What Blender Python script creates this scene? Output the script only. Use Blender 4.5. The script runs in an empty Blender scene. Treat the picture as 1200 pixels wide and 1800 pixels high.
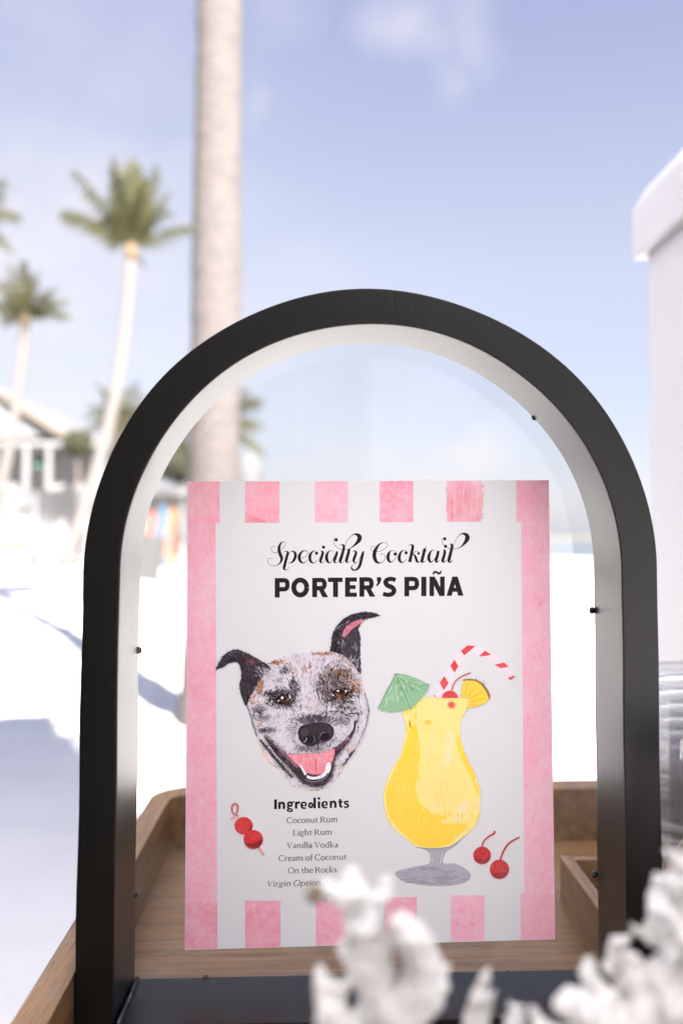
import bpy, bmesh, math, random
from mathutils import Vector, Matrix, noise as mnoise
from mathutils.geometry import tessellate_polygon
random.seed(7)
S = bpy.context.scene
COL = S.collection
R = math.radians
# ------------------------------------------------------------------ camera
FPX, CX, CY = 1750.0, 660.0, 835.0          # focal length and principal point in photo pixels
YAW, PIT = R(2.72), R(3.28)
EYE = Vector((0, 0, 1.25))
fw = Vector((math.sin(YAW)*math.cos(PIT), math.cos(YAW)*math.cos(PIT), math.sin(PIT)))
rt = Vector((math.cos(YAW), -math.sin(YAW), 0))
up = rt.cross(fw)
cd = bpy.data.cameras.new('camera')
cam = bpy.data.objects.new('camera', cd)
COL.objects.link(cam)
cam.matrix_world = Matrix(((rt.x, up.x, -fw.x, EYE.x), (rt.y, up.y, -fw.y, EYE.y), (rt.z, up.z, -fw.z, EYE.z), (0, 0, 0, 1)))
cd.sensor_fit = 'VERTICAL'; cd.sensor_height = 36; cd.sensor_width = 24
cd.lens = 36*FPX/1800
cd.shift_x = -(CX-600)/1800; cd.shift_y = -(900-CY)/1800
cd.clip_start = 0.02; cd.clip_end = 6000
cd.dof.use_dof = True; cd.dof.focus_distance = 0.535; cd.dof.aperture_fstop = 5.3; cd.dof.aperture_blades = 0
S.camera = cam
def P(px, py, Y):
    """real point at depth Y seen at a photo pixel (used to read sizes off the photograph)"""
    d = rt*((px-CX)/FPX) - up*((py-CY)/FPX) + fw
    return EYE + d*(Y/d.y)
# ------------------------------------------------------------------ world, sun, exposure
SUN_EL, SUN_AZ = R(38), math.atan2(0.39, -0.92)     # azimuth from +Y towards +X
W = bpy.data.worlds.new('World'); S.world = W; W.use_nodes = True
nt = W.node_tree; nt.nodes.clear()
def N(t, typ, **kw):
    n = t.nodes.new(typ)
    for k, v in kw.items():
        if hasattr(n, k): setattr(n, k, v)
    return n
out = N(nt, 'ShaderNodeOutputWorld'); bg = N(nt, 'ShaderNodeBackground')
sky = N(nt, 'ShaderNodeTexSky', sky_type='NISHITA', sun_disc=False)
sky.sun_elevation = SUN_EL; sky.sun_rotation = SUN_AZ; sky.dust_density = 1.2; sky.air_density = 1.0; sky.ozone_density = 1.5
tint = N(nt, 'ShaderNodeMix', data_type='RGBA', blend_type='MIX'); tint.inputs[0].default_value = 0.80
# pale lavender haze of a humid sea sky, by height above the horizon
tc = N(nt, 'ShaderNodeTexCoord'); sep = N(nt, 'ShaderNodeSeparateXYZ'); rmp = N(nt, 'ShaderNodeValToRGB')
nt.links.new(tc.outputs['Generated'], sep.inputs[0]); nt.links.new(sep.outputs[2], rmp.inputs[0])
el_ = rmp.color_ramp.elements
el_[0].position = 0.0; el_[0].color = (.71, .705, .825, 1); el_[1].position = 1.0; el_[1].color = (.26, .33, .62, 1)
for p_, c_ in ((.13, (.645, .64, .775)), (.25, (.63, .635, .765)), (.34, (.555, .57, .73)), (.46, (.445, .465, .69))):
    e_ = el_.new(p_); e_.color = (*c_, 1)
SKYK = 3.65
vm = N(nt, 'ShaderNodeVectorMath', operation='SCALE'); vm.inputs['Scale'].default_value = SKYK
nt.links.new(rmp.outputs[0], vm.inputs[0]); nt.links.new(vm.outputs[0], tint.inputs[7])
nt.links.new(sky.outputs[0], tint.inputs[6])
# thin clouds, a function of the sky direction
mp = N(nt, 'ShaderNodeMapping')
mp.inputs['Scale'].default_value = (5, 5, 7); mp.inputs['Location'].default_value = (0.35, 0.2, 0.1)
nz = N(nt, 'ShaderNodeTexNoise'); nz.inputs['Scale'].default_value = 2.1; nz.inputs['Detail'].default_value = 7; nz.inputs['Roughness'].default_value = 0.58
cr = N(nt, 'ShaderNodeMapRange'); cr.inputs[1].default_value = 0.36; cr.inputs[2].default_value = 0.66; cr.inputs[3].default_value = 0.5
nt.links.new(tc.outputs['Generated'], mp.inputs[0]); nt.links.new(mp.outputs[0], nz.inputs['Vector']); nt.links.new(nz.outputs[0], cr.inputs[0])
cl = N(nt, 'ShaderNodeMix', data_type='RGBA'); cl.inputs[7].default_value = (3.5, 3.35, 3.5, 1)
wz = N(nt, 'ShaderNodeTexNoise'); wz.inputs['Scale'].default_value = 7; wz.inputs['Detail'].default_value = 5
wv_ = N(nt, 'ShaderNodeVectorMath', operation='MULTIPLY_ADD'); wv_.inputs[1].default_value = (.11, .11, .11)
wo_ = N(nt, 'ShaderNodeVectorMath', operation='ADD'); wo_.inputs[1].default_value = (-.055, -.055, -.055)
nt.links.new(tc.outputs['Generated'], wz.inputs['Vector']); nt.links.new(wz.outputs['Color'], wv_.inputs[0]); nt.links.new(tc.outputs['Generated'], wv_.inputs[2]); nt.links.new(wv_.outputs[0], wo_.inputs[0])
acc = None
for px_, py_, rad_, flat, amt in ((715, 50, .050, 1.0, .62), (800, 40, .045, .9, .50), (770, 135, .030, .7, .35), (500, 20, .05, 1.2, .4), (455, 190, .035, .6, .35),
        (85, 430, .085, 1.5, .9), (20, 360, .06, 1.5, .75), (170, 470, .05, 1.5, .6), (835, 775, .040, 1.5, .95), (770, 830, .055, 2.2, .6), (1130, 880, .06, 2, .7), (620, 820, .07, 2.2, .45), (-60, 640, .12, 1.6, .8), (300, 230, .05, 1, .3), (60, 80, .26, 1.2, .27), (-80, 500, .3, 1.2, .75), (110, 640, .2, 1.8, .6), (420, 640, .22, 1.6, .4)):
    d_ = (rt*((px_-CX)/FPX) - up*((py_-CY)/FPX) + fw).normalized()
    sub_ = N(nt, 'ShaderNodeVectorMath', operation='SUBTRACT'); sub_.inputs[1].default_value = d_
    mul_ = N(nt, 'ShaderNodeVectorMath', operation='MULTIPLY'); mul_.inputs[1].default_value = (1/math.sqrt(flat), 1, math.sqrt(flat))
    len_ = N(nt, 'ShaderNodeVectorMath', operation='LENGTH')
    mr_ = N(nt, 'ShaderNodeMapRange', interpolation_type='SMOOTHSTEP'); mr_.inputs[1].default_value = rad_*1.25; mr_.inputs[2].default_value = 0; mr_.inputs[4].default_value = amt
    nt.links.new(wo_.outputs[0], sub_.inputs[0]); nt.links.new(sub_.outputs[0], mul_.inputs[0]); nt.links.new(mul_.outputs[0], len_.inputs[0]); nt.links.new(len_.outputs['Value'], mr_.inputs[0])
    if acc is None: acc = mr_.outputs[0]
    else:
        mx_ = N(nt, 'ShaderNodeMath', operation='MAXIMUM'); nt.links.new(acc, mx_.inputs[0]); nt.links.new(mr_.outputs[0], mx_.inputs[1]); acc = mx_.outputs[0]
cm = N(nt, 'ShaderNodeMath', operation='MULTIPLY'); nt.links.new(cr.outputs[0], cm.inputs[0]); nt.links.new(acc, cm.inputs[1])
nt.links.new(cm.outputs[0], cl.inputs[0]); nt.links.new(tint.outputs[2], cl.inputs[6])
nt.links.new(cl.outputs[2], bg.inputs[0]); nt.links.new(bg.outputs[0], out.inputs[0])
bg.inputs[1].default_value = 0.055
sd = bpy.data.lights.new('sun', 'SUN'); sd.energy = 4.6; sd.angle = R(0.9); sd.color = (1.0, 0.975, 0.955)
so = bpy.data.objects.new('sun', sd); COL.objects.link(so)
sdir = Vector((math.sin(SUN_AZ)*math.cos(SUN_EL), math.cos(SUN_AZ)*math.cos(SUN_EL), math.sin(SUN_EL)))
so.rotation_euler = sdir.to_track_quat('Z', 'Y').to_euler(); so.location = (3, -6, 12)
S.view_settings.view_transform = 'Standard'; S.view_settings.look = 'None'; S.view_settings.gamma = 1
S.view_settings.exposure = 2.39
try:
    S.cycles.max_bounces = 10; S.cycles.transparent_max_bounces = 96; S.cycles.caustics_reflective = False; S.cycles.caustics_refractive = False
except Exception: pass
# ------------------------------------------------------------------ helpers
def srgb(r, g, b):
    f = lambda c: (c/255/12.92) if c/255 <= 0.04045 else ((c/255+0.055)/1.055)**2.4
    return (f(r), f(g), f(b), 1)
def mat(name, col, rough=0.6, var=0.0, vscale=20, bump=0.0, bscale=80, stretch=(1, 1, 1), spec=0.5, col2=None, trans=0, detail=5, coat=0, transl=0):
    m = bpy.data.materials.new(name); m.use_nodes = True
    t = m.node_tree; b = t.nodes['Principled BSDF']
    b.inputs['Base Color'].default_value = (*col[:3], 1); b.inputs['Roughness'].default_value = rough
    b.inputs['Specular IOR Level'].default_value = spec
    if coat: b.inputs['Coat Weight'].default_value = coat
    c = N(t, 'ShaderNodeTexCoord'); mp_ = N(t, 'ShaderNodeMapping'); mp_.inputs['Scale'].default_value = stretch
    t.links.new(c.outputs['Object'], mp_.inputs[0])
    if var or col2:
        n = N(t, 'ShaderNodeTexNoise'); n.inputs['Scale'].default_value = vscale; n.inputs['Detail'].default_value = detail; n.inputs['Roughness'].default_value = 0.65
        t.links.new(mp_.outputs[0], n.inputs['Vector'])
        x = N(t, 'ShaderNodeMix', data_type='RGBA')
        c2 = col2 if col2 else tuple(min(1, k*(1-var)) for k in col[:3])
        mr = N(t, 'ShaderNodeMapRange'); mr.inputs[1].default_value = 0.32; mr.inputs[2].default_value = 0.68
        t.links.new(n.outputs[0], mr.inputs[0]); t.links.new(mr.outputs[0], x.inputs[0])
        x.inputs[6].default_value = (*col[:3], 1); x.inputs[7].default_value = (*c2[:3], 1)
        t.links.new(x.outputs[2], b.inputs['Base Color'])
    if bump:
        n2 = N(t, 'ShaderNodeTexNoise'); n2.inputs['Scale'].default_value = bscale; n2.inputs['Detail'].default_value = 6
        t.links.new(mp_.outputs[0], n2.inputs['Vector'])
        bp = N(t, 'ShaderNodeBump'); bp.inputs['Strength'].default_value = bump; bp.inputs['Distance'].default_value = 0.001
        t.links.new(n2.outputs[0], bp.inputs['Height']); t.links.new(bp.outputs[0], b.inputs['Normal'])
    if transl:
        o = t.nodes['Material Output']; tr = N(t, 'ShaderNodeBsdfTranslucent'); tr.inputs[0].default_value = (*col[:3], 1)
        ms = N(t, 'ShaderNodeMixShader'); ms.inputs[0].default_value = transl
        t.links.new(b.outputs[0], ms.inputs[1]); t.links.new(tr.outputs[0], ms.inputs[2]); t.links.new(ms.outputs[0], o.inputs[0])
    return m
def tag(o, label=None, cat=None, group=None, kind=None):
    if label: o['label'] = label
    if cat: o['category'] = cat
    if group: o['group'] = group
    if kind: o['kind'] = kind
    return o
def empty(name, loc=(0, 0, 0), label=None, cat=None, group=None):
    o = bpy.data.objects.new(name, None); o.empty_display_size = 0.05; COL.objects.link(o); o.location = loc
    return tag(o, label, cat, group)
class MB:
    def __init__(s): s.v = []; s.f = []; s.c = []
    def add(s, vs, fs, c=None):
        k = len(s.v); s.v += [tuple(v) for v in vs]
        for f in fs: s.f.append([i+k for i in f]); s.c.append(c)
        return s
    def box(s, lo, hi, M=None, c=None):
        x0, y0, z0 = lo; x1, y1, z1 = hi
        vs = [Vector(p) for p in ((x0,y0,z0),(x1,y0,z0),(x1,y1,z0),(x0,y1,z0),(x0,y0,z1),(x1,y0,z1),(x1,y1,z1),(x0,y1,z1))]
        if M is not None: vs = [M @ v for v in vs]
        return s.add(vs, [(3,2,1,0),(4,5,6,7),(0,1,5,4),(1,2,6,5),(2,3,7,6),(3,0,4,7)], c)
    def tube(s, pts, rad, n=10, cap=True, c=None):
        pts = [Vector(p) for p in pts]; k = len(s.v); L = len(pts)
        rad = rad if isinstance(rad, (list, tuple)) else [rad]*L
        ref = Vector((0.13, 0.99, 0.07))
        for i, p in enumerate(pts):
            t = (pts[min(i+1, L-1)]-pts[max(i-1, 0)]).normalized()
            a = t.cross(ref if abs(t.dot(ref)) < 0.95 else Vector((1, 0, 0))).normalized(); b = t.cross(a)
            for j in range(n):
                w = 2*math.pi*j/n; s.v.append(tuple(p+(a*math.cos(w)+b*math.sin(w))*rad[i]))
        for i in range(L-1):
            for j in range(n):
                s.f.append([k+i*n+j, k+i*n+(j+1) % n, k+(i+1)*n+(j+1) % n, k+(i+1)*n+j]); s.c.append(c)
        if cap:
            s.f.append([k+j for j in range(n)][::-1]); s.c.append(c)
            s.f.append([k+(L-1)*n+j for j in range(n)]); s.c.append(c)
        return s
    def lathe(s, prof, n=48, centre=(0, 0, 0), closed=False):
        k = len(s.v); cx, cy, cz = centre; L = len(prof)
        for r_, z in prof:
            for j in range(n):
                w = 2*math.pi*j/n; s.v.append((cx+r_*math.cos(w), cy+r_*math.sin(w), cz+z))
        for i in range(L if closed else L-1):
            i2 = (i+1) % L
            for j in range(n):
                s.f.append([k+i*n+j, k+i*n+(j+1) % n, k+i2*n+(j+1) % n, k+i2*n+j]); s.c.append(None)
        return s
    def build(s, name, m, parent=None, smooth=False, bevel=0, loc=None):
        me = bpy.data.meshes.new(name); me.from_pydata(s.v, [], s.f)
        if any(c is not None for c in s.c):
            at = me.color_attributes.new('pigment', 'FLOAT_COLOR', 'CORNER'); i = 0
            buf = []
            for f, c in zip(s.f, s.c): buf += list(c or (1, 1, 1, 1))*len(f)
            at.data.foreach_set('color', buf)
        bm = bmesh.new(); bm.from_mesh(me)
        if not any(c is not None for c in s.c): bmesh.ops.recalc_face_normals(bm, faces=bm.faces)
        if bevel:
            es = [e for e in bm.edges if len(e.link_faces) == 2 and e.calc_face_angle(0) > 0.6]
            bmesh.ops.bevel(bm, geom=es, offset=bevel, segments=2, affect='EDGES', profile=0.6)
        bm.to_mesh(me); bm.free()
        if smooth:
            for p in me.polygons: p.use_smooth = True
        me.materials.append(m)
        o = bpy.data.objects.new(name, me); COL.objects.link(o)
        if parent is not None:
            o.parent = parent; o.matrix_parent_inverse = Matrix.Translation(-Vector(parent.location))
        elif loc is not None: o.location = loc
        return o
def smooth_by_angle(o, deg=40):
    for p in o.data.polygons: p.use_smooth = True
    bm = bmesh.new(); bm.from_mesh(o.data)
    for e in bm.edges:
        if len(e.link_faces) == 2 and e.calc_face_angle(0) > R(deg): e.smooth = False
    bm.to_mesh(o.data); bm.free()
    wn = o.modifiers.new('weighted', 'WEIGHTED_NORMAL'); wn.keep_sharp = True; wn.weight = 100
def lerp(a, b, t): return a+(b-a)*t
# ------------------------------------------------------------------ ground, sea
m_sand = mat('white_sand', (0.875, 0.84, 0.79), 0.95, var=0.10, vscale=1.3, bump=0.35, bscale=26, spec=0.15)
m_sand.node_tree.nodes['Bump'].inputs['Distance'].default_value = 0.02
m_sea = mat('turquoise_sea', (0.055, 0.09, 0.12), 0.12, var=0.35, vscale=0.12, bump=0.6, bscale=1.3, stretch=(0.35, 1, 1))
m_sea.node_tree.nodes['Bump'].inputs['Distance'].default_value = 0.12
def axis(lo, hi, n0, dense=12.0):
    out_ = []
    for i in range(n0+1):
        t = i/n0*2-1
        out_.append(t)
    return out_
xs = sorted(set([round(-14+0.35*i, 3) for i in range(81)] + [-900, -500, -300, -200, -140, -100, -75, -55, -42, -32, -25, -19, 19, 25, 32, 42, 60, 90, 140, 220, 400, 900]))
ys = sorted(set([round(0.35*i-4, 3) for i in range(95)] + [-200, -90, -45, -25, -15, -9, -6, 31, 33.5, 36, 39, 42, 44, 46, 48, 50, 53, 60, 75, 95, 120, 150, 200]))
mb = MB(); vv = []
for y in ys:
    for x in xs:
        z = 0.09*(mnoise.noise(Vector((x*0.45, y*0.45, 3)))) + 0.055*mnoise.noise(Vector((x*1.5, y*1.5, 9))) + 0.024*mnoise.noise(Vector((x*3.9, y*3.9, 1)))
        if abs(x) > 25 or y > 45 or y < -8: z *= 0.5
        if abs(x) < 1.4 and y < 1.8: z *= 0.3
        shore = 46.5 + 1.2*math.sin(x*0.11) if x > -4 else 46.5+(-4-x)*9
        z -= max(0, y-shore)*0.06
        vv.append((x, y, z))
nx = len(xs)
mb.add(vv, [(j*nx+i, j*nx+i+1, (j+1)*nx+i+1, (j+1)*nx+i) for j in range(len(ys)-1) for i in range(nx-1)])
tag(mb.build('beach', m_sand, smooth=True), kind='structure')
mb = MB(); mb.add([(-6000, 40, -0.22), (6000, 40, -0.22), (6000, 6000, -0.22), (-6000, 6000, -0.22)], [(0, 1, 2, 3)])
tag(mb.build('sea', m_sea), kind='structure')
mb = MB(); n = 40; vv = []
for j in range(5):
    for i in range(n+1):
        x = 30+i*2.6; h = [-0.4, 0.35, 0.95, 0.5, -0.4][j]*(0.75+0.4*mnoise.noise(Vector((i*0.3, j*0.7, 2))))
        if i in (0, n): h = -0.4
        vv.append((x, 190+j*5+1.5*math.sin(i*0.5), h-0.1))
mb.add(vv, [(j*(n+1)+i, j*(n+1)+i+1, (j+1)*(n+1)+i+1, (j+1)*(n+1)+i) for j in range(4) for i in range(n)])
tag(mb.build('sandbar', mat('sandbar_sand', (0.20, 0.17, 0.135), 0.95, var=0.2, vscale=0.3), smooth=True), kind='structure')
# ------------------------------------------------------------------ buildings and shade
m_white = mat('white_paint', (0.225, 0.22, 0.217), 0.7, var=0.08, vscale=2)
m_grey = mat('weathered_grey_boards', (0.215, 0.21, 0.205), 0.8, var=0.25, vscale=3, stretch=(1, 1, 5))
m_roof = mat('pale_metal_roof', (0.20, 0.192, 0.187), 0.6, var=0.12, vscale=1)
m_brown = mat('brown_timber', (0.20, 0.155, 0.12), 0.7, var=0.3, vscale=6)
m_dark = mat('hazed_window_glass', (0.20, 0.20, 0.205), 0.5)  # lightened, like the boards and timber above, to imitate lens haze
m_green = mat('green_fabric', (0.06, 0.12, 0.09), 0.8)
m_fabric = mat('white_fabric', (0.22, 0.217, 0.22), 0.85, var=0.05, vscale=3, transl=0.35)
m_pole = mat('grey_metal_pole', (0.45, 0.45, 0.46), 0.4)
HY = 62.0
def hx(px, Y=HY): return P(px, 900, Y).x
def hz(py, Y=HY): return P(577, py, Y).z
house = empty('beach_house', (hx(20), HY, 0), 'large pale beach house with gabled roof and dark ground floor windows behind the palms', 'house')
mb = MB(); mb.box((hx(-330), HY, 0), (hx(200), HY+12, hz(775))); mb.build('wall', m_white, house)
mb = MB()
xa, xb, xm = hx(-110), hx(125), hx(8); z0, z1 = hz(772), hz(702)
mb.add([(xa, HY-1, z0), (xm, HY-1, z1), (xb, HY-1, z0), (xa, HY+13, z0), (xm, HY+13, z1), (xb, HY+13, z0)], [(0, 2, 1), (3, 4, 5), (0, 1, 4, 3), (1, 2, 5, 4), (0, 3, 5, 2)])
mb.build('gable', m_white, house)
mb = MB()
def roofslab(mb, a, b, t=0.35, over=0.7):
    (ax, az), (bx, bz) = a, b
    mb.add([(ax, HY-1-over, az), (bx, HY-1-over, bz), (bx, HY+13, bz), (ax, HY+13, az), (ax, HY-1-over, az+t), (bx, HY-1-over, bz+t), (bx, HY+13, bz+t), (ax, HY+13, az+t)],
           [(3, 2, 1, 0), (4, 5, 6, 7), (0, 1, 5, 4), (1, 2, 6, 5), (2, 3, 7, 6), (3, 0, 4, 7)])
roofslab(mb, (xm, z1+0.02), (xb+0.7, z0-0.35)); roofslab(mb, (xa-0.7, z0-0.35), (xm, z1+0.02))
rf = mb.build('roof', m_roof, house)
mb = MB(); mb.add([(xm+.3, HY-1.75, z1-.25), (xb+.7, HY-1.75, z0-.7), (xb+.7, HY-1.75, z0-.3), (xm+.3, HY-1.75, z1+.2), (xm+.3, HY-1.6, z1-.25), (xb+.7, HY-1.6, z0-.7), (xb+.7, HY-1.6, z0-.3), (xm+.3, HY-1.6, z1+.2)],
   [(0,1,2,3),(7,6,5,4),(0,4,5,1),(1,5,6,2),(2,6,7,3),(3,7,4,0)]); mb.build('fascia', m_brown, rf)
mb = MB(); mb.box((hx(-120), HY-2.5, hz(792)), (hx(205), HY-.01, hz(783))); mb.build('porch_roof', m_roof, house)
for a, b, c, d in ((-60, -12, 805, 880), (2, 24, 800, 885), (32, 56, 806, 885)):
    mb = MB(); mb.box((hx(a), HY-.08, hz(d)), (hx(b), HY-.003, hz(c))); w = mb.build('window', m_dark, house)
    mb = MB(); mb.box((hx((a+b)/2)-.1, HY-.14, hz(d)), (hx((a+b)/2)+.1, HY-.083, hz(c))); mb.build('mullion', m_white, w)
mb = MB(); mb.box((hx(156), HY-.1, hz(905)), (hx(171), HY-.003, hz(812))); mb.build('door', m_brown, house)
mb = MB(); mb.add([(hx(68), HY-.003, hz(806)), (hx(96), HY-.003, hz(806)), (hx(96), HY-1.6, hz(822)), (hx(68), HY-1.6, hz(822)), (hx(68), HY-.003, hz(810)), (hx(96), HY-.003, hz(810)), (hx(96), HY-1.6, hz(826)), (hx(68), HY-1.6, hz(826))],
   [(0,1,2,3),(7,6,5,4),(0,4,5,1),(1,5,6,2),(2,6,7,3),(3,7,4,0)]); mb.build('awning', m_green, house)
for px in (10, 66, 104, 150, 195):
    mb = MB(); mb.box((hx(px)-.14, HY-2.45, 0), (hx(px)+.14, HY-2.15, hz(792)-.004)); mb.build('porch_post', m_white, house)
mb = MB(); mb.box((hx(-110), HY-2.3, hz(905)), (hx(60), HY-2.2, hz(893))); mb.build('railing', m_grey, house)
# low white annexe to the right of the house
AY = 50.0
ann = empty('beach_pavilion', (hx(245, AY), AY, 0), 'low grey beach hut with a flat pale roof beside the large house', 'hut')
mb = MB(); mb.box((hx(205, AY), AY, 0), (hx(400, AY), AY+6, hz(872, AY))); mb.build('wall', m_grey, ann)
mb = MB(); mb.box((hx(196, AY), AY-1.2, hz(872, AY)+.003), (hx(410, AY), AY+7, hz(862, AY))); mb.build('roof', m_roof, ann)
mb = MB(); mb.box((hx(255, AY), AY-.05, hz(925, AY)), (hx(270, AY), AY-.003, hz(885, AY))); mb.build('window', m_dark, ann)
GY = 46.0
gw = empty('garden_wall', (hx(60, GY), GY, 0), 'low pale garden wall between the day beds and the large house', 'wall')
mb = MB(); mb.box((hx(-260, GY), GY, -.1), (hx(200, GY), GY+.3, hz(868, GY))); mb.build('wall_face', m_grey, gw)
mb = MB(); mb.box((hx(-262, GY), GY-.06, hz(868, GY)+.003), (hx(202, GY), GY+.36, hz(863, GY))); mb.build('coping', m_white, gw)
# domed white marquee
DY = 58.0
dome = empty('dome_marquee', (hx(436, DY), DY, 0), 'round white dome topped marquee just right of the thick palm trunk', 'marquee')
rr = hx(462, DY)-hx(436, DY)
mb = MB(); mb.lathe([(rr*math.cos(a*math.pi/20), (hz(838, DY))+(hz(795, DY)-hz(838, DY))*math.sin(a*math.pi/20)) for a in range(11)], 24, (hx(436, DY), DY, 0)); mb.build('dome_roof', m_fabric, dome, smooth=True)
mb = MB(); mb.lathe([(rr*.97, 0), (rr*.97, hz(838, DY)-.01)], 24, (hx(436, DY), DY, 0)); mb.build('wall', m_fabric, dome, smooth=True)
mb = MB(); mb.box((-4.8, -2.70, .10), (1.6, .85, .16)); tag(mb.build('blocker_deck', mat('blocker_deck_boards', (.06, .045, .035), .7, var=.3, vscale=5, stretch=(6, 1, 1))), kind='structure')  # unseen dark deck below the camera, added to darken reflections low on the frame
# unseen plank wall behind the camera, added to darken reflections in the frame
hut = empty('blocker_wall', (-2.2, -2.6, 0), 'unseen dark plank wall with a shelf, added to darken reflections', 'reflection blocker')
m_blocker = mat('blocker_boards', (.035, .028, .022), .7, var=.3, vscale=4, stretch=(6, 1, .6))
for i in range(18):
    mb = MB(); x = -4.7+i*.27; mb.box((x, -2.75, -.04), (x+.262, -2.71+.004*(i % 3), 3.15)); mb.build('plank', m_blocker, hut)
mb = MB(); mb.box((-4.3, -2.69, 1.05), (.05, -2.40, 1.09)); mb.build('shelf', m_blocker, hut)
# fabric canopy over the bar (behind and above the camera; it shades the bar)
sx, sy = 0.39, -0.92
ux, uy = Vector((sx, sy, 0)).normalized(), Vector((-0.92, -0.39, 0)).normalized()
cn = Vector((-0.2, 3.0, 3.4))
canopy = empty('shade_canopy', (cn.x-2, cn.y-2, 0), 'white fabric shade canopy on posts stretched over the bar', 'canopy')
mb = MB(); vs = []; n = 12; LU, LV = 8.2, 6.0
for k in (0, 1):
    for j in range(n+1):
        for i in range(n+1):
            p = cn + ux*(LU*i/n) + uy*(LV*j/n)
            vs.append((p.x, p.y, p.z + 0.35*math.sin(math.pi*i/n)*math.sin(math.pi*j/n) + 0.01*k))
M_ = (n+1)*(n+1)
mb.add(vs, [(j*(n+1)+i, j*(n+1)+i+1, (j+1)*(n+1)+i+1, (j+1)*(n+1)+i) for j in range(n) for i in range(n)] + [(M_+j*(n+1)+i, M_+(j+1)*(n+1)+i, M_+(j+1)*(n+1)+i+1, M_+j*(n+1)+i+1) for j in range(n) for i in range(n)])
m_can = mat('canopy_fabric', (0.88, 0.87, 0.87), 0.9, transl=0.85)
mb.build('fabric_top', m_can, canopy, smooth=True)
mb = MB(); fr_ = random.Random(8)  # ragged strips added along the canopy to break up and soften its shadow edge
for i in range(150):
    if i < 95: q0 = cn+ux*(LU*fr_.random()); dv = -uy
    else: q0 = cn+uy*(LV*fr_.random()); dv = -ux
    tv = Vector((-dv.y, dv.x, 0)); L__ = fr_.uniform(.15, .62)*(1 if i < 95 else .8); w__ = fr_.uniform(.02, .07); q0 = q0-dv*.1; q1 = q0+dv*(L__+.1)+tv*fr_.uniform(-.12, .12)
    z_ = 3.385-.012*(i % 9)
    mb.add([(q0.x-tv.x*w__, q0.y-tv.y*w__, z_), (q0.x+tv.x*w__, q0.y+tv.y*w__, z_), (q1.x+tv.x*w__*.6, q1.y+tv.y*w__*.6, z_-.08), (q1.x-tv.x*w__*.6, q1.y-tv.y*w__*.6, z_-.08)], [(0, 1, 2, 3)])
tag(mb.build('shadow_fringe', m_can, canopy), kind='stuff')
for a, b in ((.1, LV-.1), (LU-.1, .1), (LU-.1, LV-.1)):
    p = cn+ux*a+uy*b
    mb = MB(); mb.tube([(p.x, p.y, 0), (p.x, p.y, p.z-.02)], 0.04, 10); mb.build('post', m_pole, canopy)
# ------------------------------------------------------------------ palms
m_trunk = mat('palm_bark', (0.135, 0.115, 0.107), 0.9, var=0.34, vscale=9, stretch=(1, 1, 3.2), bump=0.8, bscale=14)
m_trunk.node_tree.nodes['Bump'].inputs['Distance'].default_value = 0.02
m_bark2 = mat('pale_palm_bark', (0.165, 0.145, 0.135), 0.9, var=0.22, vscale=7, stretch=(1, 1, 3))  # bark made paler to imitate lens haze over the far palms
m_frond = mat('palm_fronds_green', (0.042, 0.048, 0.020), 0.5, col2=(0.145, 0.132, 0.048), vscale=.8, transl=0.4)
m_frondy = mat('palm_fronds_yellow', (0.10, 0.085, 0.035), 0.5, col2=(0.055, 0.06, 0.025), vscale=1.1, transl=0.3)
m_shaft = mat('palm_crownshaft', (0.17, 0.115, 0.07), 0.7, var=0.3, vscale=5)
def frond(mb, o, az, el, L, droop, rng, wind, wl=0.34, nleaf=26):
    d = Vector((math.cos(az)*math.cos(el), math.sin(az)*math.cos(el), math.sin(el)))
    pts = []; p = Vector(o); steps = 14
    for i in range(steps+1):
        t = i/steps; pts.append(p.copy())
        dd = d + Vector((0, 0, -droop*t*t*1.6)) + wind*(0.7*t)
        p = p + dd.normalized()*(L/steps)
    mb.tube(pts, [0.035*(1-0.85*i/steps)*max(.6, L/3) for i in range(steps+1)], 5)
    for k in range(nleaf):
        t = 0.14+0.86*k/nleaf; f = t*steps; i = min(int(f), steps-1); q = pts[i].lerp(pts[i+1], f-i)
        tg = (pts[i+1]-pts[i]).normalized(); side = tg.cross(Vector((0, 0, 1)))
        if side.length < 1e-3: side = Vector((1, 0, 0))
        side.normalize(); ll = L*wl*math.sin(math.pi*min(1, 0.15+0.82*t))**0.7*rng.uniform(.8, 1.1)
        for s in (-1, 1):
            e = (side*s*0.75 + tg*0.75 + Vector((0, 0, -0.3-0.75*rng.random())) + wind*0.4).normalized()*ll
            w = tg*(0.022*L*.5)
            b = q+e*0.55+Vector((0, 0, .03*L*.3)); c = q+e+Vector((0, 0, -.12*ll))
            mb.add([q-w, q+w, b+w*.9, c, b-w*.9], [(0, 1, 2, 3, 4)])
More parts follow.
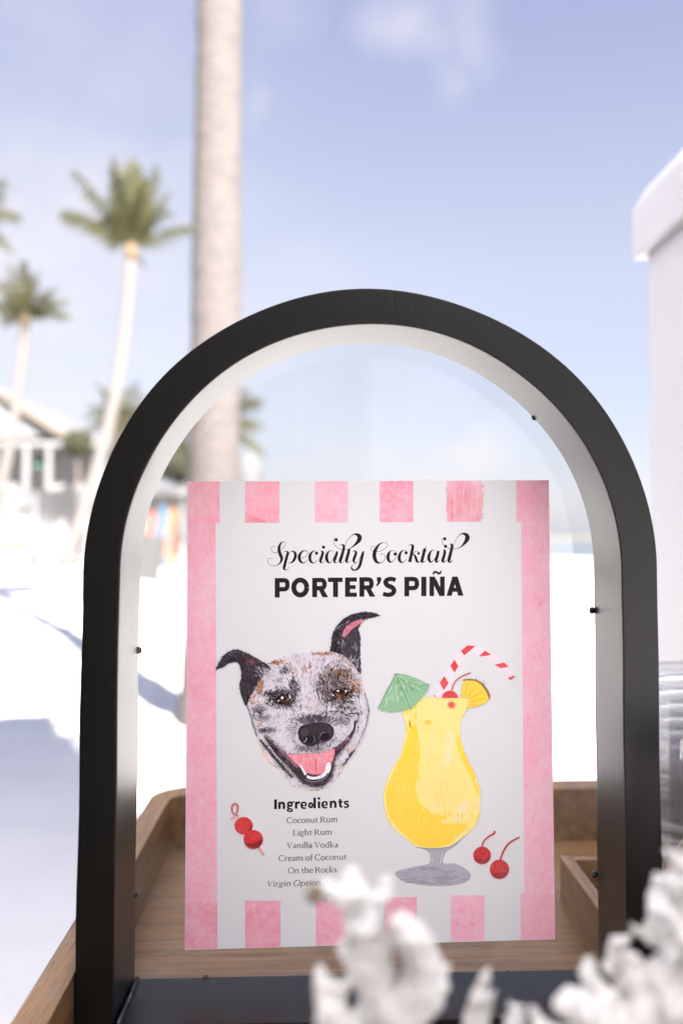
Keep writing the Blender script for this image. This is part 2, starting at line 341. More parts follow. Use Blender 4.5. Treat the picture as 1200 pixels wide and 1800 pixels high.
def palm(name, base, top, r0, r1, label, L, nf, seed, wind=(-.25, 0, .1), el=(-.35, 1.35), fm=None, bend=0.0, bark=None, nleaf=26, shaft=True, group='palm trees on the beach', extra=(), rings=False):
    rng = random.Random(seed); base = Vector(base); top = Vector(top)
    t_ = empty(name, base, label, 'palm tree', group)
    pts = []; rad = []
    n = 26 if not rings else 150
    for i in range(n+1):
        t = i/n; p = base.lerp(top, t) + Vector((bend*math.sin(math.pi*t), 0, 0))
        pts.append(p); rr_ = lerp(r0, r1, t**0.8)*(1+0.25*max(0, 0.06-t)/0.06)
        rad.append(rr_*(1+(0.02*math.sin(i*2.3) if not rings else .016*rng.uniform(-1, 1)+.02*math.sin(i*.21)-.03*(i % 4 == 0))))
    mb = MB(); mb.tube(pts, rad, 18); mb.build('trunk', bark or m_bark2, t_, smooth=True)
    if shaft:
        mb = MB(); mb.tube([top-Vector((0, 0, .15)), top+Vector((0, 0, L*.12)), top+Vector((0, 0, L*.3))], [r1*1.05, r1*1.5, r1*.5], 10); mb.build('crownshaft', m_shaft, t_, smooth=True)
    mb = MB(); o = top+Vector((0, 0, L*.12)); wv = Vector(wind)
    for k in range(nf):
        az = k*2.39996+rng.uniform(-.25, .25); e = lerp(el[0], el[1], ((k+.5)/nf)**1.0)+rng.uniform(-.12, .12)
        frond(mb, o, az, e, L*rng.uniform(.8, 1.08), lerp(1.0, .55, (k+.5)/nf), rng, wv, nleaf=nleaf)
    for dx_, dz_, dy_, dr in extra:
        v_ = Vector((dx_, dy_, dz_)); frond(mb, o, math.atan2(dy_, dx_), math.atan2(dz_, math.hypot(dx_, dy_))+.22, v_.length, dr*1.5+.14, rng, wv*.0, nleaf=nleaf, wl=.30)
    mb.build('crown', fm or m_frond, t_)
    return t_
b0 = P(372, 1268, 6.6); b0.z = -0.03
t0 = P(386, 0, 6.6)
dirn = (t0-b0)/(t0.z-b0.z)
tp = b0+dirn*(12.2-b0.z)
palm('palm_tree', (b0.x, 6.6, -.05), (tp.x, 6.6, 12.2), .182, .125, 'tall palm with a thick smooth trunk close behind the arched frame', 3.2, 22, 1, bark=m_trunk, bend=0.0, rings=True)
def gp(px, Y): 
    p = P(px, 900, Y); return (p.x, Y, -.05)
q = P(231, 452, 35); palm('palm_tree', gp(112, 35), q, .24, .19, 'slim leaning palm with a windswept crown, standing free left of the thick trunk', 2.2, 7, 5, wind=(-.1, 0, .25), el=(1.0, 1.5), bend=.5, nleaf=34,
     extra=((-1.3, 3.2, .3, .05), (-2.3, 2.5, -.4, .12), (-2.6, 1.5, .3, .22), (-2.4, 1.1, -.6, .25), (-1.0, 2.7, -.8, .05), (-.4, 3.2, .5, .05), (.2, 3.1, -.5, .05), (.7, 2.9, .4, .05), (1.4, 2.8, -.3, .06), (1.5, 2.1, .6, .12), (2.3, 1.05, .2, .30), (.2, 2.6, -.9, .05), (-.2, 2.8, 1, .05), (.9, 2.2, -.9, .1), (.5, -.6, .3, .5)))
q = P(45, 570, 45); palm('palm_tree', gp(-30, 45), q, .24, .20, 'bushy palm with a bent brown trunk rising behind the pale house roof', 2.1, 12, 11, wind=(.1, 0, .35), el=(.3,1.45), bend=.3, nleaf=32,
     extra=((.2, 2.6, .3, .05), (-.5, 2.6, -.4, .05), (.9, 2.2, .3, .1), (1.5, 1.3, -.3, .2), (1.9, 1.0, .3, .25), (1.4, .5, -.6, .35), (-1.2, 2.4, .3, .1), (-1.9, 1.8, -.3, .15), (-1.8, .8, .4, .3), (-1.2, .3, -.6, .4), (-1.2, -.3, .2, .4)))
q = P(-52, 400, 40); palm('palm_tree', gp(-90, 40), q, .22, .18, 'palm of which only a frond tip shows beside the clouds', 2.6, 16, 4, wind=(.2, 0, .0))
q = P(212, 752, 52); palm('palm_tree', gp(196, 52), q, .25, .22, 'short yellowish palm with drooping fronds just behind the leaning trunk', 2.5, 20, 9, wind=(.05, 0, .2), fm=m_frondy, bark=m_shaft)
q = P(380, 762, 47); palm('palm_tree', gp(310, 47), q, .26, .22, 'palm half hidden behind the thick trunk, fronds showing through the arch', 3.0, 22, 21, wind=(.15, 0, .15), bark=m_bark2)
# shrub by the house
m_bush = mat('shrub_leaves', (0.045, 0.055, 0.025), 0.6, col2=(0.085, 0.08, 0.04), vscale=2, transl=.2)
def shrub(px, py, Y, rad, label):
    c = P(px, py, Y); rng = random.Random(px); t_ = empty('shrub', (c.x, Y, 0), label, 'shrub', 'shrubs by the house')
    mb = MB(); mb.tube([(c.x, Y, 0), (c.x+.1, Y, c.z*.6), (c.x, Y, c.z)], [.12, .09, .05], 8); mb.build('stem', m_brown, t_)
    mb = MB()
    for k in range(700):
        v = Vector((rng.gauss(0, 1), rng.gauss(0, 1), rng.gauss(0, 1))).normalized()*rad*rng.random()**.45; v.z *= .85
        p = c+v; a = Vector((rng.gauss(0, 1), rng.gauss(0, 1), rng.gauss(0, 1))).normalized()*.28; b = a.orthogonal().normalized()*.09
        mb.add([p-a, p+b, p+a, p-b], [(0, 1, 2, 3)])
    mb.build('leaves', m_bush, t_)
shrub(137, 778, 58, 0.85, 'small leafy tree in front of the house wall, right of the green awning')
shrub(318, 812, 55, 1.5, 'dark leafy tree seen through the pane at the left edge of the thick trunk')
# ------------------------------------------------------------------ beach furniture far left
m_cush = mat('white_cushion', (0.22, 0.217, 0.217), 0.9, var=.05, vscale=4)
m_lime = mat('olive_cushion', (0.36, 0.35, 0.12), 0.9)
m_wood = mat('teak_legs', (0.33, 0.19, 0.10), 0.6, var=.3, vscale=10)
def daybed(px, Y, label, accent):
    x = P(px, 900, Y).x
    d = empty('day_bed', (x, Y, 0), label, 'day bed', 'white day beds on the beach')
    mb = MB(); mb.box((x-1.0, Y-.8, .28), (x+1.0, Y+.8, .42)); mb.build('base', m_white, d, bevel=.02)
    mb = MB(); mb.box((x-.96, Y-.76, .423), (x+.96, Y+.76, .62)); mb.build('mattress', m_cush, d, bevel=.06)
    mb = MB(); mb.box((x-.96, Y+.5, .623), (x+.96, Y+.78, 1.25)); mb.build('backrest', m_cush, d, bevel=.08)
    if accent:
        mb = MB(); mb.box((x-.7, Y+.30, .625), (x+.7, Y+.48, 1.05)); mb.build('pillow', m_lime, d, bevel=.07)
    for sx_ in (-.9, .9):
        for sy_ in (-.7, .7):
            mb = MB(); mb.box((x+sx_-.05, Y+sy_-.05, -.05), (x+sx_+.05, Y+sy_+.05, .277)); mb.build('leg', m_wood, d)
daybed(8, 33, 'white day bed with an olive pillow at the far left of the sand', True)
daybed(95, 36, 'plain white day bed on the sand beside the leaning palm foot', False)
daybed(215, 40, 'plain white day bed half hidden behind the left side of the black frame', False)
def parasol(px, Y, label, H=2.6):
    x = P(px, 900, Y).x; d = empty('closed_parasol', (x, Y, 0), label, 'parasol', 'closed white parasols')
    mb = MB(); mb.tube([(x, Y, 0), (x, Y, H)], .03, 8); mb.build('pole', m_pole, d)
    mb = MB(); mb.lathe([(.10, H*.42), (.19, H*.46), (.17, H*.62), (.12, H*.85), (.045, H+.02)], 14, (x, Y, 0)); mb.build('canopy', m_fabric, d, smooth=True)
    mb = MB(); mb.box((x-.3, Y-.3, -.05), (x+.3, Y+.3, .08)); mb.build('base', m_grey, d, bevel=.03)
parasol(142, 38, 'closed white parasol just right of the leaning palm foot', 3.0)
parasol(62, 40, 'closed white parasol behind the white day beds, left of the leaning palm foot', 2.8)
parasol(322, 34, 'closed white parasol beside the coloured boards, at the sign edge', 2.3)
# coloured boards standing on the sand, seen through the pane
for px, c, h, lb in ((268, (.30, .085, .06), 2.1, 'upright coral red surfboard, leftmost of the three boards seen through the pane'),
                     (287, (.06, .12, .19), 2.3, 'upright light blue surfboard between the red and the orange boards'),
                     (304, (.32, .14, .06), 2.2, 'upright orange surfboard, nearest the sign of the three boards')):
    Y = 34.5; x = P(px, 900, Y).x
    d = empty('surfboard', (x, Y, 0), lb, 'surfboard', 'surfboards standing in the sand')
    mb = MB(); n = 20; vs = []
    prof = []
    for i in range(n+1):
        t = i/n; prof.append((.27*math.sin(math.pi*(.04+.93*t))**.65, t*h))
    prof2 = [(w, z) for w, z in prof] + [(-w, z) for w, z in prof[::-1]]
    k = len(prof2)
    for off in (-.03, .03): vs += [(x+w, Y+off+.08*(z/h)**2, z-.12) for w, z in prof2]
    mb.add(vs, [list(range(k))[::-1], list(range(k, 2*k))] + [(i, (i+1) % k, k+(i+1) % k, k+i) for i in range(k)])
    mb.build('board', mat('board_paint', c, .4), d)
    mb = MB(); mb.box((x-.02, Y-.036, .3), (x+.02, Y-.0315, h*.45)); mb.build('stripe', m_white, d)
# grey beach lounger casting into the near left
def lounger(px, py, Y, label):
    c = P(px, py, Y); x = c.x; d = empty('beach_chair', (x, Y, 0), label, 'beach chair')
    sg = mat('grey_sling_fabric', (.10, .096, .094), .85)
    mb = MB(); mb.box((x-.42, Y-.5, .30), (x+.22, Y+.5, .345)); mb.build('seat', sg, d)
    Mx = Matrix.Translation((x-.10, Y-.48, .33)) @ Matrix.Rotation(R(14), 4, 'Y') @ Matrix.Rotation(R(20), 4, 'X')
    mb = MB(); mb.box((-.30, -.02, 0), (.30, .02, .95), Mx); mb.build('backrest', sg, d)
    for sx_ in (-.38, .2):
        for sy_ in (-.46, .46):
            mb = MB(); mb.box((x+sx_-.025, Y+sy_-.025, -.03), (x+sx_+.025, Y+sy_+.025, .297)); mb.build('leg', m_pole, d)
lounger(268, 1030, 20.0, 'grey sling beach chair on the sand seen through the left of the arch')
# ------------------------------------------------------------------ bar table and tray
m_tablew = mat('bar_timber', (.30, .22, .15), .6, var=.3, vscale=12, stretch=(1, 6, 1))
def wood(name, c1, c2, stretch, rough=.45, sc=14):
    m = mat(name, c1, rough, col2=c2, vscale=sc, stretch=stretch, bump=.35, bscale=sc*5, detail=8)
    t = m.node_tree; b = t.nodes['Principled BSDF']
    # fine dark pores along the grain and pale scuffs
    src = b.inputs['Base Color'].links[0].from_socket
    mp2 = N(t, 'ShaderNodeMapping'); mp2.inputs['Scale'].default_value = tuple(k*1.0 for k in stretch)
    c = [n_ for n_ in t.nodes if n_.type == 'TEX_COORD'][0]
    t.links.new(c.outputs['Object'], mp2.inputs[0])
    po = N(t, 'ShaderNodeTexNoise'); po.inputs['Scale'].default_value = sc*9; po.inputs['Detail'].default_value = 3
    t.links.new(mp2.outputs[0], po.inputs['Vector'])
    mr = N(t, 'ShaderNodeMapRange'); mr.inputs[1].default_value = .49; mr.inputs[2].default_value = .68; mr.inputs[4].default_value = .6
    t.links.new(po.outputs[0], mr.inputs[0])
    x = N(t, 'ShaderNodeMix', data_type='RGBA'); x.inputs[7].default_value = (c2[0]*.35, c2[1]*.32, c2[2]*.3, 1)
    t.links.new(mr.outputs[0], x.inputs[0]); t.links.new(src, x.inputs[6])
    sc2 = N(t, 'ShaderNodeTexNoise'); sc2.inputs['Scale'].default_value = 26; sc2.inputs['Detail'].default_value = 10; sc2.inputs['Roughness'].default_value = .75
    t.links.new(c.outputs['Object'], sc2.inputs['Vector'])
    mr2 = N(t, 'ShaderNodeMapRange'); mr2.inputs[1].default_value = .52; mr2.inputs[2].default_value = .66; mr2.inputs[4].default_value = .36
    t.links.new(sc2.outputs[0], mr2.inputs[0])
    x2 = N(t, 'ShaderNodeMix', data_type='RGBA'); x2.inputs[7].default_value = (.25, .20, .165, 1)
    t.links.new(mr2.outputs[0], x2.inputs[0]); t.links.new(x.outputs[2], x2.inputs[6]); t.links.new(x2.outputs[2], b.inputs['Base Color'])
    return m
m_tray = wood('mango_wood', (.30, .165, .072), (.115, .060, .027), (.45, 9, 9))
m_tray2 = wood('mango_wood_lengthwise', (.31, .172, .076), (.12, .065, .03), (9, .3, 9))
bar = empty('bar_table', (.13, .55, 0), 'plain timber bar table under the wooden tray', 'table')
TZ = .9775
mb = MB(); mb.box((-.12, .20, TZ-.04), (.95, 1.03, TZ)); mb.build('tabletop', m_tablew, bar, bevel=.004)
for x, y in ((-.07, .25), (.90, .25), (-.07, .98), (.90, .98)):
    mb = MB(); mb.box((x-.03, y-.03, -.03), (x+.03, y+.03, TZ-.041)); mb.build('leg', m_tablew, bar)
FLOOR = .9915; RIM = 1.0352
tray = empty('serving_tray', (-.1159, 0, TZ), 'worn brown wooden tray with a raised rim under the arched frame', 'tray')
TA = R(.79)
def rrect(x0, y0, x1, y1, r, n=8):
    pts = []
    for cx_, cy_, a0_ in ((x1-r, y1-r, 0), (x0+r, y1-r, 90), (x0+r, y0+r, 180), (x1-r, y0+r, 270)):
        for i in range(n+1):
            a = R(a0_+90*i/n); pts.append((cx_+r*math.cos(a), cy_+r*math.sin(a)))
    return pts
def tw(x, y, z):   # tray-local to world (tray is turned a touch)
    return Vector((-.1159+math.cos(TA)*x-math.sin(TA)*y, math.sin(TA)*x+math.cos(TA)*y, z))
o_ = rrect(-.0165, .205, .560, .8660, .036); i_ = rrect(0, .2215, .5435, .8365, .016)
k = len(o_)
mb = MB()
vs = [tw(x, y, TZ+.001) for x, y in o_]+[tw(x, y, RIM) for x, y in o_]+[tw(x, y, RIM) for x, y in i_]+[tw(x, y, TZ+.001) for x, y in i_]
mb.add(vs, [(q_*k+j, q_*k+(j+1) % k, ((q_+1) % 4)*k+(j+1) % k, ((q_+1) % 4)*k+j) for q_ in range(4) for j in range(k)])
rimo = mb.build('rim', m_tray2, tray, bevel=.0018); smooth_by_angle(rimo, 35)
mb = MB(); i2 = rrect(-.001, .2205, .5445, .8375, .016)
vs = [tw(x, y, TZ+.002) for x, y in i2]+[tw(x, y, FLOOR) for x, y in i2]
mb.add(vs, [list(range(k))[::-1], list(range(k, 2*k))]+[(j, (j+1) % k, k+(j+1) % k, k+j) for j in range(k)])
mb.build('floor_panel', m_tray, tray)
# small open box in the tray
box = empty('wooden_box', (.19, .63, FLOOR), 'small open wooden box standing in the tray behind the frame', 'box')
bx0, bx1, by0, by1, bz = .1610, .2050, .564, .700, FLOOR+.034
mb = MB(); mb.box((bx0, by0, FLOOR+.0005), (bx0+.0085, by1, bz)); mb.build('side_panel', m_tray2, box, bevel=.001)
mb = MB(); mb.box((bx1-.0085, by0, FLOOR+.0005), (bx1, by1, bz)); mb.build('side_panel', m_tray2, box, bevel=.001)
mb = MB(); mb.box((bx0+.0088, by1-.0085, FLOOR+.0005), (bx1-.0088, by1-.0003, bz-.0006)); mb.build('back_panel', m_tray, box, bevel=.001)
mb = MB(); mb.box((bx0+.0088, by0+.0003, FLOOR+.0005), (bx1-.0088, by0+.0085, bz-.0006)); mb.build('front_panel', m_tray, box, bevel=.001)
mb = MB(); mb.box((bx0+.0088, by0+.0088, FLOOR+.0005), (bx1-.0088, by1-.0088, FLOOR+.004)); mb.build('bottom_panel', m_tray, box)
# ------------------------------------------------------------------ arched frame
YF, YB = .5030, .5573
AXc, AZc, RO, RI = .0230, 1.2297, .1448, .1262
m_black = mat('black_satin_paint', (.0042, .0040, .0035), .33, bump=.10, bscale=120, stretch=(3.2, 3.2, .32), spec=.30)
frame = empty('arched_frame', (AXc, (YF+YB)/2, FLOOR), 'black painted arched wooden frame holding the pink bordered sign', 'frame')
def wob(th, seed, amp):
    return amp*(math.sin(3.1*th+seed)+.6*math.sin(7.3*th+2*seed))
NA = 96; prof_o, prof_i = [], []
zb = FLOOR+.0003
legs = 14
for i in range(legs):
    z = lerp(zb, AZc, i/legs); prof_o.append((AXc-RO-.0006*(1-i/legs)+.0003*math.sin(i*1.1), z)); prof_i.append((AXc-RI-.0003+.0002*math.sin(i*.9+1), z))
for i in range(NA+1):
    th = math.pi-math.pi*i/NA; e = math.sin(th)**.5 if 0 < i < NA else 0
    ro = RO+wob(th, 1.2, .0006)*e; ri = RI+wob(th, 2.3, .0004)*e
    prof_o.append((AXc+ro*math.cos(th), AZc+ro*math.sin(th))); prof_i.append((AXc+ri*math.cos(th), AZc+ri*math.sin(th)))
for i in range(legs):
    z = lerp(AZc, zb, (i+1)/legs); prof_o.append((AXc+RO+.0002*math.sin(i), z)); prof_i.append((AXc+RI+.0002*math.sin(i*1.3), z))
k = len(prof_o); mb = MB()
vs = [(x, YF, z) for x, z in prof_o]+[(x, YB, z) for x, z in prof_o]+[(x, YB, z) for x, z in prof_i]+[(x, YF, z) for x, z in prof_i]
fs = [(q_*k+j, q_*k+j+1, ((q_+1) % 4)*k+j+1, ((q_+1) % 4)*k+j) for q_ in range(4) for j in range(k-1)]
fs += [(0, k, 2*k, 3*k), (k-1, 4*k-1, 3*k-1, 2*k-1)]
mb.add(vs, fs); ar = mb.build('arch', m_black, frame, bevel=.0011); smooth_by_angle(ar, 38)
mb = MB(); mb.box((AXc-RI+.0004, YF+.0006, zb), (AXc+RI-.0004, YB-.0003, 1.0098)); mb.build('base_board', m_black, frame, bevel=.0009)
m_bead = mat('corner_glue_bead', (.03, .034, .04), .22)
mb = MB(); mb.tube([(AXc-RI+.0016, YF+.002, 1.0106), (AXc-RI+.0016, YB-.003, 1.0106)], .0012, 8); mb.build('corner_bead', m_bead, frame, smooth=True)
mb = MB(); mb.tube([(AXc+RI-.0016, YF+.002, 1.0106), (AXc+RI-.0016, YB-.003, 1.0106)], .0012, 8); mb.build('corner_bead', m_bead, frame, smooth=True)
def peg(px, py):
    c = P(px, py, YB-.0012); mb = MB(); n = 10; vs = []
    for i in range(7):
        a = math.pi*i/6
        for j in range(12): w = 2*math.pi*j/12; vs.append((c.x+.0019*math.sin(a)*math.cos(w), c.y+.0018*math.cos(a), c.z+.0021*math.sin(a)*math.sin(w)))
    mb.add(vs, [(i*12+j, i*12+(j+1) % 12, (i+1)*12+(j+1) % 12, (i+1)*12+j) for i in range(6) for j in range(12)])
    mb.build('peg', m_bead, frame, smooth=True)
for q in ((244, 1143), (1040, 1073), (939, 733), (362, 1721), (893, 1713), (237, 1572), (1044, 1537)): peg(*q)
# clear pane
m_pane = bpy.data.materials.new('clear_acrylic'); m_pane.use_nodes = True; t = m_pane.node_tree; t.nodes.clear()
o = N(t, 'ShaderNodeOutputMaterial'); tr = N(t, 'ShaderNodeBsdfTransparent'); gl = N(t, 'ShaderNodeBsdfGlossy'); gl.inputs['Roughness'].default_value = .02
fr = N(t, 'ShaderNodeFresnel'); fr.inputs[0].default_value = 1.45; mx = N(t, 'ShaderNodeMixShader'); tr.inputs[0].default_value = (.985, .985, .985, 1)
t.links.new(fr.outputs[0], mx.inputs[0]); t.links.new(tr.outputs[0], mx.inputs[1]); t.links.new(gl.outputs[0], mx.inputs[2])
df = N(t, 'ShaderNodeBsdfDiffuse'); df.inputs[0].default_value = (.8, .8, .8, 1); mx2 = N(t, 'ShaderNodeMixShader')
c = N(t, 'ShaderNodeTexCoord'); n1 = N(t, 'ShaderNodeTexNoise'); n1.inputs['Scale'].default_value = 30; n1.inputs['Detail'].default_value = 8
vo = N(t, 'ShaderNodeTexVoronoi'); vo.inputs['Scale'].default_value = 170
t.links.new(c.outputs['Object'], n1.inputs['Vector']); t.links.new(c.outputs['Object'], vo.inputs['Vector'])
mr = N(t, 'ShaderNodeMapRange'); mr.inputs[1].default_value = .40; mr.inputs[2].default_value = .8; mr.inputs[4].default_value = .045
t.links.new(n1.outputs[0], mr.inputs[0])
m2 = N(t, 'ShaderNodeMapRange'); m2.inputs[1].default_value = .045; m2.inputs[2].default_value = .02; m2.inputs[4].default_value = .5
t.links.new(vo.outputs['Distance'], m2.inputs[0])
w_ = N(t, 'ShaderNodeTexNoise'); w_.inputs['Scale'].default_value = 210; t.links.new(c.outputs['Object'], w_.inputs['Vector'])
m3 = N(t, 'ShaderNodeMapRange'); m3.inputs[1].default_value = .54; m3.inputs[2].default_value = .64; t.links.new(w_.outputs[0], m3.inputs[0])
mu = N(t, 'ShaderNodeMath', operation='MULTIPLY'); t.links.new(m2.outputs[0], mu.inputs[0]); t.links.new(m3.outputs[0], mu.inputs[1])
ad = N(t, 'ShaderNodeMath', operation='ADD'); t.links.new(mr.outputs[0], ad.inputs[0]); t.links.new(mu.outputs[0], ad.inputs[1])
t.links.new(ad.outputs[0], mx2.inputs[0]); t.links.new(mx.outputs[0], mx2.inputs[1]); t.links.new(df.outputs[0], mx2.inputs[2]); t.links.new(mx2.outputs[0], o.inputs[0])
PY0, PY1 = .5522, .5537
mb = MB(); pr = []
rp = RI+.0009
pr.append((AXc-rp, 1.0085))
for i in range(65):
    th = math.pi-math.pi*i/64; pr.append((AXc+rp*math.cos(th), AZc+rp*math.sin(th)))
pr.append((AXc+rp, 1.0085)); k = len(pr)
mb.add([(x, PY0, z) for x, z in pr]+[(x, PY1, z) for x, z in pr], [list(range(k)), list(range(k, 2*k))[::-1]]+[(j, (j+1) % k, k+(j+1) % k, k+j) for j in range(k)])
mb.build('acrylic_pane', m_pane, frame)
# ------------------------------------------------------------------ the sign
YP = .5515
sign = empty('cocktail_sign', P(650, 1665, YP), 'pink striped paper cocktail sign with a drawn dog and yellow drink', 'sign')
m_paper = mat('white_paper', (.80, .80, .825), .55, var=.02, vscale=30, transl=.12, spec=.25)
TL, TR, BR, BL = (330, 846), (964, 844), (975, 1651), (325, 1670)
mb = MB(); f4 = [P(*q, YP) for q in (BL, BR, TR, TL)]; bk = [Vector((v.x, v.y+.0004, v.z)) for v in f4]
mb.add(f4+bk, [(0, 1, 2, 3), (7, 6, 5, 4), (0, 4, 5, 1), (1, 5, 6, 2), (2, 6, 7, 3), (3, 7, 4, 0)]); mb.build('paper', m_paper, sign)
def inkmat(name, var=.0, scale=60, amt=.5, rough=.55):
    m = bpy.data.materials.new(name); m.use_nodes = True; t = m.node_tree; b = t.nodes['Principled BSDF']
    b.inputs['Roughness'].default_value = rough; b.inputs['Specular IOR Level'].default_value = .12
    at = N(t, 'ShaderNodeAttribute', attribute_name='pigment')
    if var:
        c = N(t, 'ShaderNodeTexCoord'); n1 = N(t, 'ShaderNodeTexNoise'); n1.inputs['Scale'].default_value = scale; n1.inputs['Detail'].default_value = 9; n1.inputs['Roughness'].default_value = .72
        t.links.new(c.outputs['Object'], n1.inputs['Vector'])
        mr = N(t, 'ShaderNodeMapRange'); mr.inputs[1].default_value = .38; mr.inputs[2].default_value = .72; mr.inputs[4].default_value = amt
        t.links.new(n1.outputs[0], mr.inputs[0]); x = N(t, 'ShaderNodeMix', data_type='RGBA'); x.inputs[7].default_value = (.86, .82, .84, 1)
        t.links.new(mr.outputs[0], x.inputs[0]); t.links.new(at.outputs['Color'], x.inputs[6]); src = x.outputs[2]
        n2 = N(t, 'ShaderNodeTexNoise'); n2.inputs['Scale'].default_value = scale*9; n2.inputs['Detail'].default_value = 4
        t.links.new(c.outputs['Object'], n2.inputs['Vector'])
        mr2 = N(t, 'ShaderNodeMapRange'); mr2.inputs[1].default_value = .45; mr2.inputs[2].default_value = .75; mr2.inputs[4].default_value = amt*.6
        t.links.new(n2.outputs[0], mr2.inputs[0]); x2 = N(t, 'ShaderNodeMix', data_type='RGBA'); x2.inputs[7].default_value = (.86, .82, .84, 1)
        t.links.new(mr2.outputs[0], x2.inputs[0]); t.links.new(src, x2.inputs[6]); t.links.new(x2.outputs[2], b.inputs['Base Color'])
    else: t.links.new(at.outputs['Color'], b.inputs['Base Color'])
    return m
m_ink = inkmat('printed_ink'); m_wash = inkmat('pink_watercolour', 1, 40, .36); m_paint = inkmat('painted_colour', 1, 38, .08)
class Ink(MB):
    """flat printed shapes: coordinates are read in photo pixels, laid on the paper's front face"""
    def __init__(s, x0=0, y0=0, sc=1.0): super().__init__(); s.x0, s.y0, s.sc = x0, y0, sc; s.l = 0
    def pt(s, x, y, layer): return P(s.x0+x/s.sc, s.y0+y/s.sc, YP-.00003-layer*.000008)
    def fill(s, pts, c, layer=0):
        tris = tessellate_polygon([[Vector((x, -y, 0)) for x, y in pts]])
        s.add([s.pt(x, y, layer) for x, y in pts], [list(f_) for f_ in tris], c)
    def rect(s, x0, y0, x1, y1, c, layer=0): s.add([s.pt(x, y, layer) for x, y in ((x0, y1), (x1, y1), (x1, y0), (x0, y0))], [(0, 1, 2, 3)], c)
    def quad(s, pts, c, layer=0): s.add([s.pt(x, y, layer) for x, y in pts], [(0, 1, 2, 3)], c)
    def ell(s, x, y, rx, ry, c, layer=0, n=24, rot=0):
        s.add([s.pt(x+rx*math.cos(a)*math.cos(rot)-ry*math.sin(a)*math.sin(rot), y+rx*math.cos(a)*math.sin(rot)+ry*math.sin(a)*math.cos(rot), layer) for a in [2*math.pi*i/n for i in range(n)]], [list(range(n))], c)
    def line(s, pts, c, w=None, layer=0, smooth=True, sub=5):
        pts = [tuple(p) if len(p) == 3 else (*p, w) for p in pts]
        if smooth and len(pts) > 2: pts = spline(pts, sub)
        L = len(pts); vs = []
        for i in range(L):
            a = pts[max(i-1, 0)]; b = pts[min(i+1, L-1)]; dx, dy = b[0]-a[0], b[1]-a[1]; d = math.hypot(dx, dy) or 1
            nx_, ny_ = -dy/d, dx/d; x, y, w_ = pts[i]
            vs += [s.pt(x+nx_*w_/2, y+ny_*w_/2, layer), s.pt(x-nx_*w_/2, y-ny_*w_/2, layer)]
        s.add(vs, [(2*i, 2*i+1, 2*i+3, 2*i+2) for i in range(L-1)], c)
def spline(pts, sub=5):
    out_ = []
    for i in range(len(pts)-1):
        p0, p1, p2, p3 = pts[max(i-1, 0)], pts[i], pts[i+1], pts[min(i+2, len(pts)-1)]
        for k_ in range(sub):
            t = k_/sub
            out_.append(tuple(.5*((2*p1[j])+(-p0[j]+p2[j])*t+(2*p0[j]-5*p1[j]+4*p2[j]-p3[j])*t*t+(-p0[j]+3*p1[j]-3*p2[j]+p3[j])*t**3) for j in range(3)))
    out_.append(pts[-1]); return [(x, y, max(w, .3)) for x, y, w in out_]
# ---- border
PK = [srgb(240, 166, 187), srgb(243, 158, 177), srgb(241, 176, 196), srgb(236, 148, 171)]
k = Ink(); e1 = lambda x: lerp(846, 844, (x-330)/634)+.6; e2 = lambda x: lerp(1670, 1651, (x-325)/650)-.6
def vq(x0, x1, y0, y1, xb0, xb1, c, layer=0): k.quad([(xb0, y1(xb0) if callable(y1) else y1), (xb1, y1(xb1) if callable(y1) else y1), (x1, y0(x1) if callable(y0) else y0), (x0, y0(x0) if callable(y0) else y0)], c, layer)
vq(330.6, 386, e1, 919, 330, 386, PK[1]); vq(330.1, 379, 919, 1586, 326, 381.5, PK[0]); vq(326, 382, 1586, e2, 325.5, 382.5, PK[3])
vq(907, 963.5, e1, 917, 907, 965, PK[0]); vq(915.5, 965, 917, 1571, 921, 974, PK[2]); vq(914, 974, 1571, e2, 915, 974.6, PK[0])
for i, (a, b) in enumerate(((431, 491), (553, 612), (667, 726), (785, 845))): vq(a, b, e1, 919-i*.5, a, b, PK[(i+1) % 4])
for i, (a, b, y) in enumerate(((431, 493, 1583), (555, 618, 1580), (674, 732, 1577), (792, 851, 1574))): vq(a, b, y, e2, a, b, PK[(i+3) % 4])
rb = random.Random(3)
for i in range(2600):     # dry brush marks and darker pigment patches inside the bands
    z_ = rb.random()
    if z_ < .34: x, y, a0_ = rb.uniform(333, 376), rb.uniform(850, 1660), 1.45
    elif z_ < .66: x, y, a0_ = rb.uniform(920, 960), rb.uniform(850, 1645), 1.5
    elif z_ < .83:
        a, b = rb.choice(((433, 489), (555, 610), (669, 724), (787, 843))); x, y, a0_ = rb.uniform(a+2, b-2), rb.uniform(850, 912), 1.35
    else:
        a, b, yy = rb.choice(((433, 491, 1588), (557, 616, 1585), (676, 730, 1582), (794, 849, 1579))); x, y, a0_ = rb.uniform(a+3, b-3), rb.uniform(yy, 1645), .35
    L_ = rb.uniform(1.5, 5); a_ = a0_+rb.gauss(0, .35); c_ = rb.choice([srgb(241, 178, 196), srgb(235, 148, 172), srgb(242, 184, 201), srgb(236, 156, 178), srgb(240, 166, 186)])
    k.line([(x-L_*math.cos(a_), y-L_*math.sin(a_)), (x+L_*math.cos(a_), y+L_*math.sin(a_))], c_, rb.uniform(.5, 1.6), layer=1+i % 18, smooth=False)
